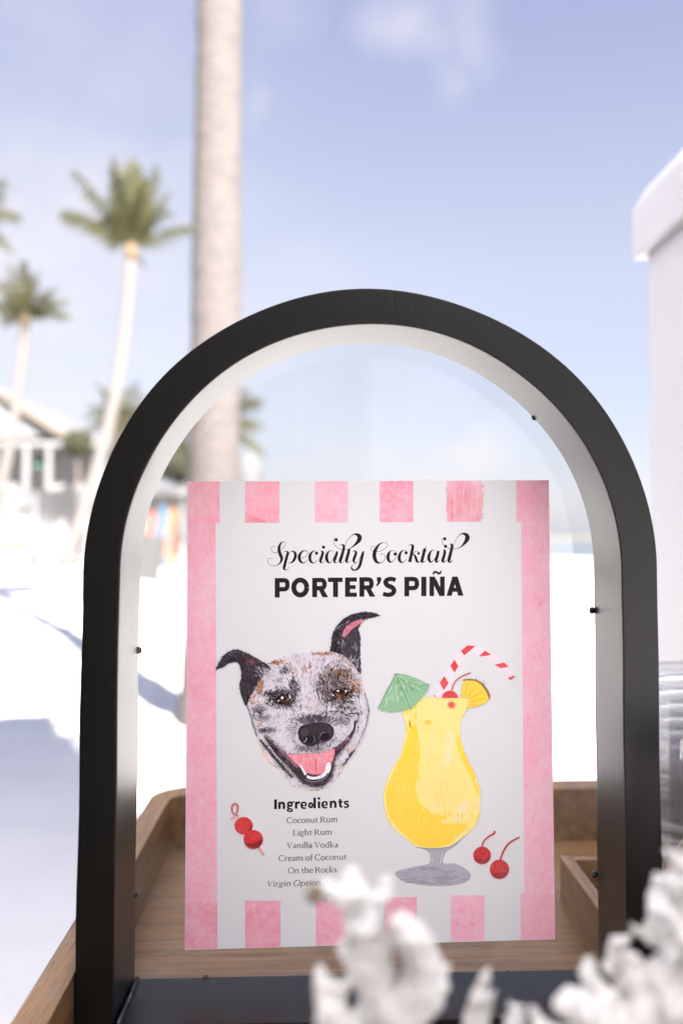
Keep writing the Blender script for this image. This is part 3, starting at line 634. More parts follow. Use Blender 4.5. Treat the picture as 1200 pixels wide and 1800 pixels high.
# a strong red wash with a ragged right edge on the fourth top stripe, one red corner on the first
for i in range(120):
    x = rb.uniform(786, 846); y0_ = rb.uniform(848, 900); k.line([(x, y0_), (x-rb.uniform(0, 3), min(917, y0_+rb.uniform(10, 40)))], rb.choice([srgb(240, 130, 145), srgb(238, 150, 165), srgb(245, 175, 188)]), rb.uniform(.6, 1.8), layer=20+i % 12, smooth=False)
for i in range(26):
    y0_ = rb.uniform(852, 914); k.line([(845, y0_), (845+rb.uniform(1, 6), y0_-2)], srgb(240, 150, 165), 1.6, layer=20+i % 12, smooth=False)
k.fill([(431, 900), (447, 908), (470, 918), (431, 918)], srgb(236, 128, 145), 33)
k.build('border_stripes', m_wash, sign)
# ---- script title
INK = srgb(34, 30, 34); INK2 = srgb(48, 44, 50)
k = Ink(460, 925, 6.316)
A_ = [
 [(150,235,2),(125,225,2),(105,255,2),(125,288,3),(165,292,3),(215,262,3),(255,220,3),(262,190,3),(245,172,4),(215,185,14),(195,225,26),(192,270,30),(208,320,32),(222,360,28),(205,405,16),(165,435,5),(120,440,3),(80,425,3),(66,395,3),(80,362,3),(115,355,2)],
 [(240,285,3),(270,278,8),(290,295,24),(280,330,26),(262,400,28),(250,450,28),(248,470,24),(265,485,10),(290,475,3),(300,450,2)],
 [(290,330,3),(315,290,4),(345,278,12),(370,300,26),(372,340,28),(350,385,22),(320,408,8),(295,400,3)],
 [(440,360,3),(490,335,3),(512,295,3),(490,272,5),(450,280,14),(420,320,28),(418,365,30),(440,400,20),(475,405,6),(510,370,3)],
 [(610,285,3),(590,272,4),(560,285,14),(535,325,28),(535,370,28),(555,402,18),(585,405,5),(620,375,3)],
 [(650,285,3),(665,275,8),(677,292,24),(668,330,26),(652,375,28),(655,400,18),(675,405,5),(700,380,3)],
 [(795,285,3),(770,270,4),(740,285,14),(720,325,28),(722,370,30),(742,402,18),(770,395,5),(800,340,3),(825,285,3)],
 [(836,278,20),(828,320,24),(808,370,28),(808,398,18),(830,405,5),(855,380,3)],
 [(865,215,3),(880,205,5),(903,210,20),(910,235,26),(893,310,28),(872,375,30),(872,400,18),(895,405,5),(920,380,3)],
 [(970,252,26),(960,300,28),(940,375,28),(942,398,18),(962,403,5),(985,380,3)],
 [(805,140,3),(795,175,3),(815,215,3),(860,250,3),(920,260,4),(980,245,6),(1035,205,20),(1078,155,40),(1083,115,42),(1050,90,22),(1010,95,8),(960,140,4),(935,185,3),(922,225,3)],
 [(1005,285,3),(1030,272,10),(1045,292,24),(1035,330,26),(1020,375,28),(1025,400,14),(1050,402,4),(1080,370,3),(1110,300,3)],
 [(1132,275,8),(1120,305,24),(1105,370,28),(1085,440,28),(1060,475,22),(1030,488,14),(1005,478,18),(993,455,12),(1010,430,4),(1050,410,3)]]
for i, l in enumerate(A_): k.line([(x, y, max(w*1.14, 4.4)) for x, y, w in l], INK, layer=i % 6)
for x, y, r_ in ((608, 300, 18), (685, 233, 18), (825, 150, 19)): k.ell(x, y, r_, r_, INK, 7)
k.x0, k.y0, k.sc = 640, 925, 6.0
A_ = [
 [(105,220,2),(85,208,2),(68,235,2),(85,262,3),(140,268,3),(200,250,3),(242,210,3),(240,180,3),(205,172,4),(160,190,14),(120,245,30),(105,310,36),(125,370,28),(165,388,10),(205,365,4),(222,330,3),(212,300,3),(185,290,2),(165,300,2)],
 [(310,258,4),(280,260,8),(255,295,26),(250,340,30),(270,375,18),(300,370,6),(335,325,3),(340,280,3),(315,256,3)],
 [(440,262,3),(415,252,5),(385,275,18),(368,320,28),(372,360,26),(395,382,12),(425,370,4),(445,345,3)],
 [(465,205,3),(490,195,8),(508,204,22),(510,225,26),(497,290,28),(478,378,30)],
 [(500,305,5),(540,265,4),(565,268,4)],[(510,300,6),(530,305,16),(545,340,24),(555,370,22),(575,380,8),(600,355,3)],
 [(637,235,28),(625,290,28),(608,360,28),(612,378,16),(640,370,4),(660,345,3)],[(600,262,4),(630,262,4),(660,262,4)],[(640,236,6),(655,212,2)],
 [(745,262,4),(720,250,5),(695,275,18),(680,320,28),(685,360,26),(705,378,12),(735,350,4),(765,300,3),(785,258,4)],
 [(780,260,24),(768,320,26),(755,360,26),(765,378,14),(790,360,4)],
 [(825,262,3),(845,252,14),(848,275,24),(835,330,26),(825,365,26),(840,378,12),(865,360,4)],
 [(895,195,3),(915,188,12),(925,207,26),(915,260,28),(895,340,30),(890,365,26),(905,380,12),(935,350,4)],
 [(830,120,3),(818,155,3),(835,195,3),(880,230,3),(945,240,4),(1010,222,8),(1055,180,24),(1085,130,42),(1078,95,36),(1040,78,16),(1000,95,6),(960,150,3),(942,200,3)]]
for i, l in enumerate(A_): k.line([(x, y, max(w*1.14, 4.2)) for x, y, w in l], INK, layer=i % 6)
for x, y, r_ in ((325, 293, 17), (440, 280, 17), (572, 286, 14), (855, 212, 17), (848, 133, 17)): k.ell(x, y, r_, r_, INK, 7)
k.build('script_lettering', m_ink, sign)
# ---- bold title
k = Ink(470, 1000, 3.3333)
def bowl(x0, xr, yt, yb_, w=26, l=2): k.line([(x0, yt+w/2, w), ((x0+xr)/2+4, yt+w/2, w), (xr-w/2-4, yt+w/2+7, w), (xr-w/2, (yt+yb_)/2, w), (xr-w/2-4, yb_-w/2-7, w), ((x0+xr)/2+4, yb_-w/2, w), (x0, yb_-w/2, w)], INK, layer=l)
k.rect(43, 54, 72, 168, INK, 0); bowl(60, 130, 54, 132)
k.line([(192+38*math.cos(a), 109+44*math.sin(a), 29) for a in [2*math.pi*i/16 for i in range(17)]], INK, layer=2)
k.rect(262, 53, 291, 166, INK, 0); bowl(280, 347, 53, 126); k.quad([(322, 166), (356, 166), (322, 108), (293, 108)], INK, 4)
k.rect(354, 51, 440, 77, INK, 0); k.rect(384, 70, 413, 165, INK, 2)
k.rect(454, 50, 483, 164, INK, 0); k.rect(470, 50, 523, 75, INK, 2); k.rect(470, 95, 516, 118, INK, 2); k.rect(470, 139, 523, 164, INK, 2)
k.rect(538, 49, 567, 163, INK, 0); bowl(556, 622, 49, 122); k.quad([(598, 163), (632, 163), (598, 105), (569, 105)], INK, 4)
k.fill([(639, 50), (664, 47), (667, 64), (657, 88), (639, 103), (635, 96), (645, 80), (641, 70)], INK, 0)
k.line([(750, 66, 25), (728, 59, 25), (702, 63, 26), (691, 79, 27), (703, 97, 28), (728, 108, 28), (741, 127, 27), (729, 147, 26), (703, 152, 25), (676, 146, 25)], INK, layer=0)
k.rect(801, 47, 830, 161, INK, 0); bowl(818, 887, 47, 125)
k.rect(900, 46, 930, 160, INK, 0)
k.rect(948, 45, 975, 159, INK, 0); k.rect(1010, 45, 1037, 159, INK, 0); k.quad([(1006, 159), (1037, 159), (979, 45), (948, 45)], INK, 2)
k.line([(969, 33, 9), (975, 21, 12), (985, 18, 13), (998, 25, 13), (1009, 26, 12), (1017, 12, 9)], INK, layer=0)
k.quad([(1048, 158), (1078, 158), (1108, 50), (1082, 45)], INK, 0); k.quad([(1116, 157), (1147, 157), (1113, 45), (1084, 45)], INK, 2); k.rect(1072, 111, 1122, 134, INK, 4)
k.build('title_lettering', m_ink, sign)
# ---- Ingredients
k = Ink()
k.x0, k.y0, k.sc = 460, 1395, 6.667
k.rect(145, 68, 178, 183, INK, 0)
def nn_(x, y, w=28): k.rect(x, y-82, x+w, y, INK, 0); k.line([(x+20, y-58, 18), (x+42, y-74, 26), (x+60, y-68, 29), (x+67, y-45, 29), (x+67, y, 29)], INK, layer=2)
def ee_(x, y): k.line([(x+30, y+4, 15), (x-24, y+4, 15)], INK, layer=2, smooth=False); k.line([(x+27, y+6, 15), (x+23, y-22, 22), (x, y-34, 20), (x-22, y-20, 24), (x-27, y+4, 25), (x-18, y+26, 24), (x+6, y+36, 20), (x+28, y+29, 17)], INK, layer=4)
nn_(193, 181)
k.line([(330+23*math.cos(a), 124+21*math.sin(a), 24) for a in [2*math.pi*i/12 for i in range(13)]], INK, layer=0)
k.line([(330+29*math.cos(a), 194+14*math.sin(a), 18) for a in [2*math.pi*i/12 for i in range(13)]], INK, layer=2); k.line([(310, 146, 18), (306, 164, 20), (322, 176, 20)], INK, layer=4); k.line([(348, 106, 16), (378, 96, 18)], INK, layer=6)
k.rect(388, 95, 417, 177, INK, 0); k.line([(408, 124, 18), (425, 106, 26), (449, 106, 26)], INK, layer=2)
ee_(492, 136)
k.line([(574+20*math.cos(a), 136+25*math.sin(a), 23) for a in [2*math.pi*i/12 for i in range(13)]], INK, layer=0); k.rect(604, 47, 634, 173, INK, 2)
k.rect(655, 90, 685, 171, INK, 0); k.ell(670, 57, 17, 15, INK, 0)
ee_(737, 130); nn_(795, 168)
k.line([(918, 64, 28), (918, 120, 28), (921, 148, 27), (945, 156, 20)], INK, layer=0); k.rect(895, 87, 948, 107, INK, 2)
k.line([(1017, 99, 20), (993, 91, 21), (973, 102, 22), (980, 119, 23), (1005, 129, 23), (1012, 145, 22), (995, 160, 21), (962, 156, 20)], INK, layer=0)
k.build('heading_lettering', m_ink, sign)
# ---- serif text: a small stroke alphabet (x-height 1, capitals 1.46)
T, H_ = .185, .085
def arc(cx_, cy_, rx, ry, a0_, a1_, w0, w1, n_=10):
    r_ = []
    for i in range(n_+1):
        a = R(lerp(a0_, a1_, i/n_)); tt = abs(math.cos(a)); r_.append((cx_+rx*math.cos(a), cy_+ry*math.sin(a), lerp(w0, w1, tt)))
    return r_
def stem(x, y0_=0, y1_=1, s0=1, s1=1):
    r_ = [[(x, y0_, T), (x, y1_, T)]]
    if s0: r_.append([(x-.2, y0_+.03, .06), (x+.2, y0_+.03, .06)])
    if s1: r_.append([(x-.2, y1_-.06, .06), (x, y1_-.03, .09)])
    return r_
def nshape(x, w): return [[(x+.05, .75, .06), (x+w*.5, .97, .13), (x+w*.9, .88, .17), (x+w, .6, T), (x+w, 0, T)], [(x+w-.2, .03, .06), (x+w+.2, .03, .06)]]
def bowl_o(cx_, rx=.40): return [arc(cx_, .5, rx, .5, 0, 360, H_, T, 18)]
G = {
 ' ': (.42, []), 'o': (1.08, bowl_o(.54)), 'c': (.90, [arc(.52, .5, .40, .5, 48, 318, H_, T, 14)]),
 'e': (.94, [arc(.5, .5, .39, .5, 5, 322, H_, T, 14), [(.14, .55, .07), (.87, .55, .07)]]),
 'n': (1.16, stem(.25)+nshape(.25, .62)), 'm': (1.74, stem(.25)+nshape(.25, .58)+nshape(.83, .60)),
 'u': (1.14, [[(.25, 1, T), (.25, .35, T), (.35, .08, .15), (.6, .03, .10), (.84, .25, .07)], [(.05, .96, .06), (.25, .97, .06)]]+stem(.87)),
 't': (.70, [[(.3, 1.25, .07), (.3, .9, T), (.3, .25, T), (.4, .04, .12), (.66, .1, .06)], [(.05, .95, .08), (.64, .95, .08)]]),
 'r': (.80, stem(.25)+[[(.28, .72, .06), (.5, .95, .11), (.72, .92, .15)]]),
 'i': (.52, stem(.26)+[[(.20, 1.38, .2), (.33, 1.38, .2)]]), 'l': (.52, stem(.26, 0, 1.6)),
 'h': (1.16, stem(.25, 0, 1.6)+nshape(.25, .62)), 'k': (1.10, stem(.25, 0, 1.6)+[[(.3, .48, .07), (.82, .95, .07)], [(.42, .58, .12), (.92, .03, .17)], [(.68, .96, .06), (1.0, .96, .06)], [(.78, .03, .06), (1.08, .03, .06)]]),
 'd': (1.12, [arc(.5, .5, .38, .5, 40, 320, H_, T, 14)]+stem(.86, 0, 1.6)), 'a': (.94, [[(.18, .8, .14), (.4, .98, .09), (.64, .88, .16), (.68, .6, T), (.68, .12, T), (.88, .04, .07)], [(.66, .58, .06), (.35, .48, .10), (.16, .28, .17), (.28, .04, .12), (.5, .06, .08), (.66, .24, .06)]]),
 'g': (1.00, [arc(.46, .64, .30, .35, 0, 360, H_, .16, 14), arc(.48, -.22, .38, .24, 0, 360, H_, .12, 14), [(.3, .32, .07), (.2, .16, .12), (.4, .03, .14), (.62, 0, .12)], [(.7, .9, .06), (.95, .97, .12)]]),
 'f': (.66, [[(.74, 1.5, .14), (.56, 1.6, .08), (.36, 1.48, .14), (.32, 1.2, T), (.32, 0, T)], [(.06, .95, .07), (.64, .95, .07)], [(.12, .03, .06), (.54, .03, .06)]]),
 's': (.80, [[(.64, .78, .07), (.42, .97, .09), (.2, .82, .14), (.28, .58, .16), (.54, .44, .17), (.64, .22, .14), (.42, .02, .09), (.14, .2, .07)]]),
 'p': (1.12, stem(.25, -.45, 1)+[arc(.6, .5, .38, .5, -150, 150, H_, T, 14)]), 'b': (1.12, stem(.25, 0, 1.6)+[arc(.6, .5, .38, .5, -150, 150, H_, T, 14)]), 'v': (1.04, [[(.12, 1, T), (.52, 0, .12)], [(.52, 0, .07), (.9, 1, .07)], [(0, .97, .06), (.34, .97, .06)], [(.72, .97, .06), (1.04, .97, .06)]]),
 'C': (1.42, [arc(.78, .73, .64, .75, 40, 322, .09, .2, 18), [(1.28, 1.38, .06), (1.3, 1.06, .06)]]),
 'O': (1.60, [arc(.8, .73, .66, .75, 0, 360, .09, .2, 22)]),
 'R': (1.42, [[(.3, 0, .2), (.3, 1.46, .2)], [(.08, .03, .06), (.54, .03, .06)], [(.06, 1.43, .06), (.6, 1.43, .07), (.98, 1.3, .15), (1.02, 1.06, .19), (.86, .8, .12), (.36, .74, .07)], [(.66, .74, .15), (1.22, .05, .19)], [(1.12, .03, .06), (1.42, .03, .06)]]),
 'L': (1.22, [[(.3, 0, .2), (.3, 1.46, .2)], [(.06, 1.43, .06), (.54, 1.43, .06)], [(.06, .03, .07), (1.1, .03, .07), (1.17, .34, .06)]]),
 'V': (1.42, [[(.22, 1.46, .2), (.72, 0, .14)], [(.72, 0, .08), (1.2, 1.46, .08)], [(0, 1.43, .06), (.48, 1.43, .06)], [(.98, 1.43, .06), (1.44, 1.43, .06)]]),
 'A': (1.42, [[(.2, 0, .08), (.72, 1.46, .08)], [(.70, 1.46, .14), (1.2, 0, .2)], [(.38, .5, .07), (1.0, .5, .07)], [(0, .03, .06), (.42, .03, .06)], [(.98, .03, .06), (1.42, .03, .06)]]),
}
k = Ink(460, 1395, 6.667)
SER = srgb(66, 58, 70)
def serif(txt, x0, x1, yb0, yb1, xh=45, slant=0.0, col=SER):
    w = sum(G[c][0] for c in txt); sx_ = (x1-x0)/w; x = 0; li = 0
    for c in txt:
        for st in G[c][1]:
            pp = [(x0+(x+a)*sx_+slant*b*xh, lerp(yb0, yb1, (x+a)/w)-b*xh, d*xh*1.16) for a, b, d in st]
            k.line(pp, col, layer=li % 24, smooth=len(pp) < 9, sub=4); li += 1
        x += G[c][0]
serif('Coconut Rum', 290, 893, 347, 333); serif('Light Rum', 360, 826, 491, 480); serif('Vanilla Vodka', 292, 897, 641, 629)
serif('Cream of Coconut', 195, 994, 791, 772); serif('On the Rocks', 306, 882, 935, 921)
serif('Virgin Option Available', 50, 1140, 1090, 1062, 44, .24, srgb(50, 44, 54))
k.build('serif_lettering', m_ink, sign)
# ---- the dog drawing (coloured pencil: thousands of short strokes)
k = Ink(370, 1050, 3.871); rd = random.Random(12)
BLK, BLK2, GRY, GRY2, LAV = srgb(34, 29, 34), srgb(58, 51, 58), srgb(98, 90, 100), srgb(140, 132, 144), srgb(186, 180, 196)
ORG, ORG2, BRN, TAN = srgb(196, 128, 82), srgb(222, 172, 138), srgb(112, 74, 54), srgb(236, 206, 186)
WHT, WH2 = srgb(240, 237, 243), srgb(226, 222, 232)
PNK, PN2, PN3 = srgb(236, 130, 146), srgb(244, 176, 188), srgb(230, 104, 122)
def inside(p, poly):
    x, y = p; r_ = False; j = len(poly)-1
    for i in range(len(poly)):
        (xi, yi), (xj, yj) = poly[i], poly[j]
        if (yi > y) != (yj > y) and x < (xj-xi)*(y-yi)/(yj-yi)+xi: r_ = not r_
        j = i
    return r_
def smoothpoly(pts, sub=4):
    q = [(*p, 1) for p in pts]; return [(x, y) for x, y, _ in spline(q+[q[0]], sub)[:-1]]
lc = [0]
def hair(x, y, ang, L_, w, c, base=10, span=60, curve=.15):
    lc[0] += 1; cv = rd.gauss(0, curve)*L_
    dx, dy = math.cos(ang)*L_/2, math.sin(ang)*L_/2
    k.line([(x-dx, y-dy, w*.7), (x-dy*cv/L_, y+dx*cv/L_, w), (x+dx, y+dy, w*.35)], c, layer=base+lc[0] % span, smooth=False)
HEAD = smoothpoly([(380,462),(480,412),(560,387),(640,379),(720,376),(820,373),(900,400),(962,450),(1012,510),(1038,580),(1058,650),(1078,780),(1072,870),(1040,965),(990,1060),(930,1140),(880,1210),(830,1270),(740,1312),(640,1312),(560,1288),(500,1222),(420,1132),(362,1052),(325,970),(300,920),(280,830),(258,740),(285,650),(335,560)])
EARL = smoothpoly([(38,490),(62,440),(100,388),(150,361),(200,360),(262,388),(332,426),(392,462),(404,490),(352,540),(310,620),(270,672),(244,735),(214,680),(198,600),(212,540),(205,480),(182,440),(132,446),(82,476)], 3)
EARR = smoothpoly([(812,366),(824,300),(834,240),(868,186),(930,132),(1000,107),(1080,101),(1150,123),(1090,140),(1045,152),(1014,190),(1002,225),(1018,270),(1017,380),(1022,470),(1016,515),(962,444),(902,394),(850,374)], 3)
k.fill(EARL, srgb(70, 60, 68), 2); k.fill(EARR, srgb(72, 64, 74), 2)
def ear_hair(poly, n, af, cols):
    xs_ = [p[0] for p in poly]; ys_ = [p[1] for p in poly]; c_ = 0
    while c_ < n:
        p = (rd.uniform(min(xs_), max(xs_)), rd.uniform(min(ys_), max(ys_)))
        if not inside(p, poly): continue
        c_ += 1; hair(p[0], p[1], af(*p)+rd.gauss(0, .25), rd.uniform(12, 30), rd.uniform(2.2, 4.5), rd.choice(cols(*p)))
ear_hair(EARL, 620, lambda x, y: math.atan2(-.45, 1)*-1 if x < 190 and y < 460 else (1.15 if x < 300 else .75), lambda x, y: [BLK, BLK, BLK2, BLK2, GRY, srgb(74, 62, 74)] if y > 400 or x > 240 else [BLK, BLK, BLK2, GRY, GRY2])
ear_hair(EARR, 640, lambda x, y: (1.75 if y > 250 else (2.4 if x < 900 else -.35)), lambda x, y: [BLK, BLK, BLK2, BLK] if x < 885 else ([BLK, BLK2, BLK, GRY] if y < 200 else ([BLK2, GRY, srgb(84, 70, 86), srgb(104, 92, 108), BLK2] if y < 400 else [GRY, GRY2, LAV, srgb(104, 92, 108), WH2])))
for poly in (EARL, EARR):       # furry dark outline
    for i in range(0, len(poly)):
        x, y = poly[i]; x2, y2 = poly[(i+1) % len(poly)]
        for _ in range(3):
            t_ = rd.random(); hair(lerp(x, x2, t_)+rd.gauss(0, 2), lerp(y, y2, t_)+rd.gauss(0, 2), math.atan2(y2-y, x2-x)+rd.gauss(0, .5), rd.uniform(9, 20), 2.6, rd.choice([BLK, BLK2]), 40, 30)
PINK = smoothpoly([(897, 262), (905, 225), (935, 190), (985, 160), (1040, 150), (1012, 184), (965, 214), (935, 250), (912, 272)], 3)
k.fill(PINK, srgb(206, 120, 142), 60)
for _ in range(90):
    p = (rd.uniform(890, 1045), rd.uniform(145, 275))
    if inside(p, PINK): hair(p[0], p[1], -.85+rd.gauss(0, .2), rd.uniform(14, 28), 3, rd.choice([srgb(226, 140, 160), srgb(186, 92, 116), srgb(214, 130, 120), srgb(236, 180, 192)]), 62, 20)
for _ in range(26): hair(rd.gauss(285, 14), rd.gauss(440, 10), .8, 22, 3, srgb(138, 92, 108), 62, 20)
for _ in range(22): hair(rd.gauss(250, 22), rd.gauss(455, 22), 1.2, 24, 2.4, srgb(120, 84, 98), 62, 20)
for a, b in (((868, 160), (845, 250)), ((905, 165), (880, 205)), ((950, 150), (920, 175)), ((890, 290), (905, 330)), ((870, 300), (880, 350)), ((985, 300), (968, 345)), ((1000, 330), (985, 370))):
    for _ in range(5): hair(lerp(a[0], b[0], rd.random())+rd.gauss(0, 6), lerp(a[1], b[1], rd.random()), math.atan2(b[1]-a[1], b[0]-a[0])+rd.gauss(0, .2), 24, 2.2, rd.choice([WH2, LAV, GRY2]), 62, 20)
for _ in range(70): hair(rd.gauss(372, 26), rd.gauss(508, 24), .45+rd.gauss(0, .25), rd.uniform(18, 34), 2.4, rd.choice([WH2, LAV, WHT, GRY2]), 62, 20)
# face: white ground, then directional fur
k.fill(HEAD, srgb(224, 218, 226), 0)
DIRS = [(640,420,-1.5),(560,520,-1.9),(700,500,-1.25),(470,500,-2.6),(400,560,2.5),(340,650,2.1),(850,430,-.7),(930,480,.5),(1000,560,1.0),(1040,700,1.5),(640,600,-1.55),(640,720,-1.5),
        (560,620,-2.1),(430,650,-.5),(490,760,1.3),(560,740,2.0),(320,780,.3),(330,860,-.3),(420,880,-.4),(520,900,2.6),(560,860,-2.7),(600,1030,1.8),(500,980,2.3),(680,1040,1.5),(780,1020,1.2),(860,960,.7),(900,880,.2),(840,800,-.4),(700,800,-1.5),
        (780,600,-2.0),(850,500,-1.1),(950,620,.1),(880,730,1.0),(800,720,1.7),(960,740,.3),(980,880,1.3),(1000,1000,2.1),(900,1150,2.2),(700,1290,0.1),(450,1120,.9),(380,1000,1.1)]
def fdir(x, y):
    c_ = s_ = 0
    for a, b, g in DIRS:
        w = 1/((x-a)**2+(y-b)**2+400)**1.5; c_ += w*math.cos(2*g); s_ += w*math.sin(2*g)
    return .5*math.atan2(s_, c_)
# (x, y, rx, ry, strength, colours)
D1, D2, D3 = [BLK, BLK2, BLK], [BLK2, GRY, BLK2], [GRY, GRY2, BLK2]
PATCH = [(488,695,90,50,1.3,D1),(430,652,75,24,1.1,D1),(565,610,42,58,.85,D2),(500,625,70,26,.6,D2),(505,500,48,30,.75,D2),(560,520,26,30,.4,D3),(460,560,60,30,.4,D3),
         (850,590,112,120,1.15,[BLK2,BLK2,GRY,BRN]),(795,625,60,90,1.5,D1),(890,650,95,55,1.6,D1),(890,735,85,50,1.3,D1),(920,560,70,50,.9,[BRN,BLK2,ORG]),(960,690,42,60,.7,D2),(800,500,60,45,.6,[BRN,BLK2,BLK2]),(880,520,60,40,.8,[BRN,ORG,BLK2]),(760,560,35,60,.55,D2),
         (930,545,50,35,.6,[ORG,BRN,ORG2]),(985,620,32,50,.7,[ORG,ORG2,BRN]),(975,735,40,40,.5,[ORG2,ORG,GRY]),(640,490,18,26,.9,[ORG,ORG,ORG2]),(672,466,14,24,.9,[ORG,BRN]),(570,515,14,24,.9,[ORG,ORG2]),(520,455,32,12,.8,[ORG,BRN]),
         (608,748,16,16,.95,[ORG,BRN]),(672,752,18,13,1.2,[BRN,ORG]),(728,746,16,14,.6,[ORG2,ORG]),(655,690,24,22,.5,[ORG,ORG2]),(590,570,18,16,.5,[ORG2]),
         (780,430,70,20,.5,[ORG2,ORG,GRY2]),(900,410,40,24,.6,[ORG,BRN,GRY]),(950,470,40,30,.5,[ORG,GRY]),(1035,560,26,60,.45,[ORG2,TAN]),(440,440,70,16,.9,[BRN,ORG,ORG]),(760,382,70,10,.9,[BRN,ORG]),(335,600,24,60,.9,[ORG,BRN,ORG]),(285,690,18,44,.9,[ORG,ORG2,BRN]),(390,530,60,26,.4,[ORG2,GRY]),(330,700,12,20,.9,[ORG,BRN]),
         (330,760,56,34,.6,[GRY,BLK2,srgb(86,84,112)]),(350,820,60,36,.55,D3),(300,800,20,60,.4,D3),(328,868,22,13,1,[ORG2,ORG]),(390,905,66,22,.8,D2),(560,760,26,50,.5,D3),(480,735,70,16,.7,D2),
         (700,820,120,26,1.0,D2),(600,850,45,40,.75,D3),(560,900,50,60,.45,D3),(850,850,40,40,.5,D3),(660,1030,90,22,.75,[GRY,BLK2,GRY2]),(780,1005,50,24,.6,D3),(850,960,50,40,.35,D3),(900,835,60,50,.5,[GRY,BLK2,GRY2]),(960,800,60,20,.5,D2),(1015,785,24,14,.8,D1),(760,790,50,26,.5,D3),(820,775,40,24,.4,[GRY,srgb(120,84,100)]),
         (1005,850,14,80,.5,D3),(1070,740,14,110,.5,D3),(950,1030,40,60,.4,[ORG2,TAN,ORG]),(890,1180,26,60,.5,[ORG2,TAN]),(1050,950,26,70,.4,[TAN]),(720,1312,90,10,.8,[srgb(150,112,104),TAN,GRY2]),(450,1140,40,60,.3,[TAN,GRY2]),(640,420,60,40,.1,D3),(700,430,60,20,.25,[GRY2,ORG2])]
MOUTH = smoothpoly([(368,945),(400,948),(445,990),(490,1040),(545,1064),(640,1062),(730,1056),(800,1040),(862,1008),(920,960),(968,900),(986,840),(980,910),(935,990),(882,1050),(848,1095),(834,1150),(822,1210),(782,1262),(720,1280),(650,1266),(600,1232),(540,1165),(460,1085),(400,1005)], 3)
NOSE = smoothpoly([(594,922),(606,885),(655,862),(735,850),(800,860),(834,888),(838,932),(815,968),(772,988),(738,994),(690,1012),(640,1002),(608,972)], 4)
for a, b, rx, ry, c in ((850,600,100,108,srgb(150,138,142)),(850,640,84,70,srgb(104,94,98)),(880,515,55,34,srgb(176,138,114)),(488,690,84,44,srgb(112,102,108)),(432,652,60,18,srgb(120,110,118)),(565,612,32,50,srgb(164,156,166)),(505,500,36,24,srgb(170,162,172)),
                       (700,835,118,34,srgb(120,112,120)),(330,765,44,30,srgb(178,172,186)),(365,820,44,26,srgb(186,180,190)),(390,905,56,16,srgb(150,142,150)),(690,1030,92,18,srgb(176,168,178)),(905,838,50,40,srgb(188,182,192)),(340,600,20,56,srgb(206,160,130)),(985,620,24,44,srgb(208,164,136)),(780,380,56,7,srgb(196,146,116)),(440,438,56,12,srgb(190,140,110))):
    for _ in range(int(rx*ry/9)):
        x, y = a+rd.gauss(0, rx*.52), b+rd.gauss(0, ry*.52)
        if inside((x, y), HEAD): hair(x, y, fdir(x, y)+rd.gauss(0, .3), rd.uniform(12, 24), rd.uniform(3.5, 7), c, 1, 9)
cnt = 0
while cnt < 5200:
    p = (rd.uniform(250, 1085), rd.uniform(370, 1325))
    if not inside(p, HEAD) or inside(p, MOUTH): continue
    cnt += 1; x, y = p; best = 0; cols = None
    for (a, b, rx, ry, s_, cc) in PATCH:
        w = s_*math.exp(-(((x-a)/rx)**2+((y-b)/ry)**2)*.9)
        w *= rd.uniform(.55, 1.35)
        if w > best: best, cols = w, cc
    g = fdir(x, y)+rd.gauss(0, .22)
    if best > .33: hair(x, y, g, rd.uniform(13, 27), rd.uniform(2.2, 4.4)*(.75+.5*min(1, best)), rd.choice(cols))
    elif best > .2 and rd.random() < .7: hair(x, y, g, rd.uniform(11, 22), rd.uniform(1.6, 2.8), rd.choice([rd.choice(cols), GRY2, LAV]))
    elif rd.random() < .62: hair(x, y, g, rd.uniform(14, 28), rd.uniform(1.6, 3), rd.choice([WHT, WHT, LAV, GRY2, WH2, srgb(206, 200, 212), srgb(196, 176, 168)]))
for _ in range(420):            # white hairs over the dark patches
    x, y = rd.gauss(860, 90), rd.gauss(620, 100)
    if inside((x, y), HEAD): hair(x, y, fdir(x, y)+rd.gauss(0, .2), rd.uniform(12, 26), 1.9, rd.choice([WH2, LAV, GRY2, ORG2, BRN]), 62, 20)
for i in range(0, 60):          # furry cheek outline on both sides
    t_ = i/59
    x = lerp(250, 318, t_); y = lerp(730, 945, t_); hair(x+rd.gauss(0, 3), y, 1.3+rd.gauss(0, .4), 16, 2.4, rd.choice([BLK2, GRY, GRY]), 50, 20)
    a = lerp(0, 1, t_); x, y = spline([(1048, 655, 1), (1075, 760, 1), (1065, 850, 1), (1040, 920, 1), (985, 1030, 1), (910, 1140, 1)], 12)[int(a*59)][:2]
    hair(x+rd.gauss(0, 4), y, 1.75+.5*a+rd.gauss(0, .35), 22, 2.2, rd.choice([GRY, BLK2, GRY2]), 50, 20)
k.line([(322, 965, 3), (350, 1040, 12), (400, 1115, 14), (450, 1165, 6)], srgb(238, 200, 176), layer=8)
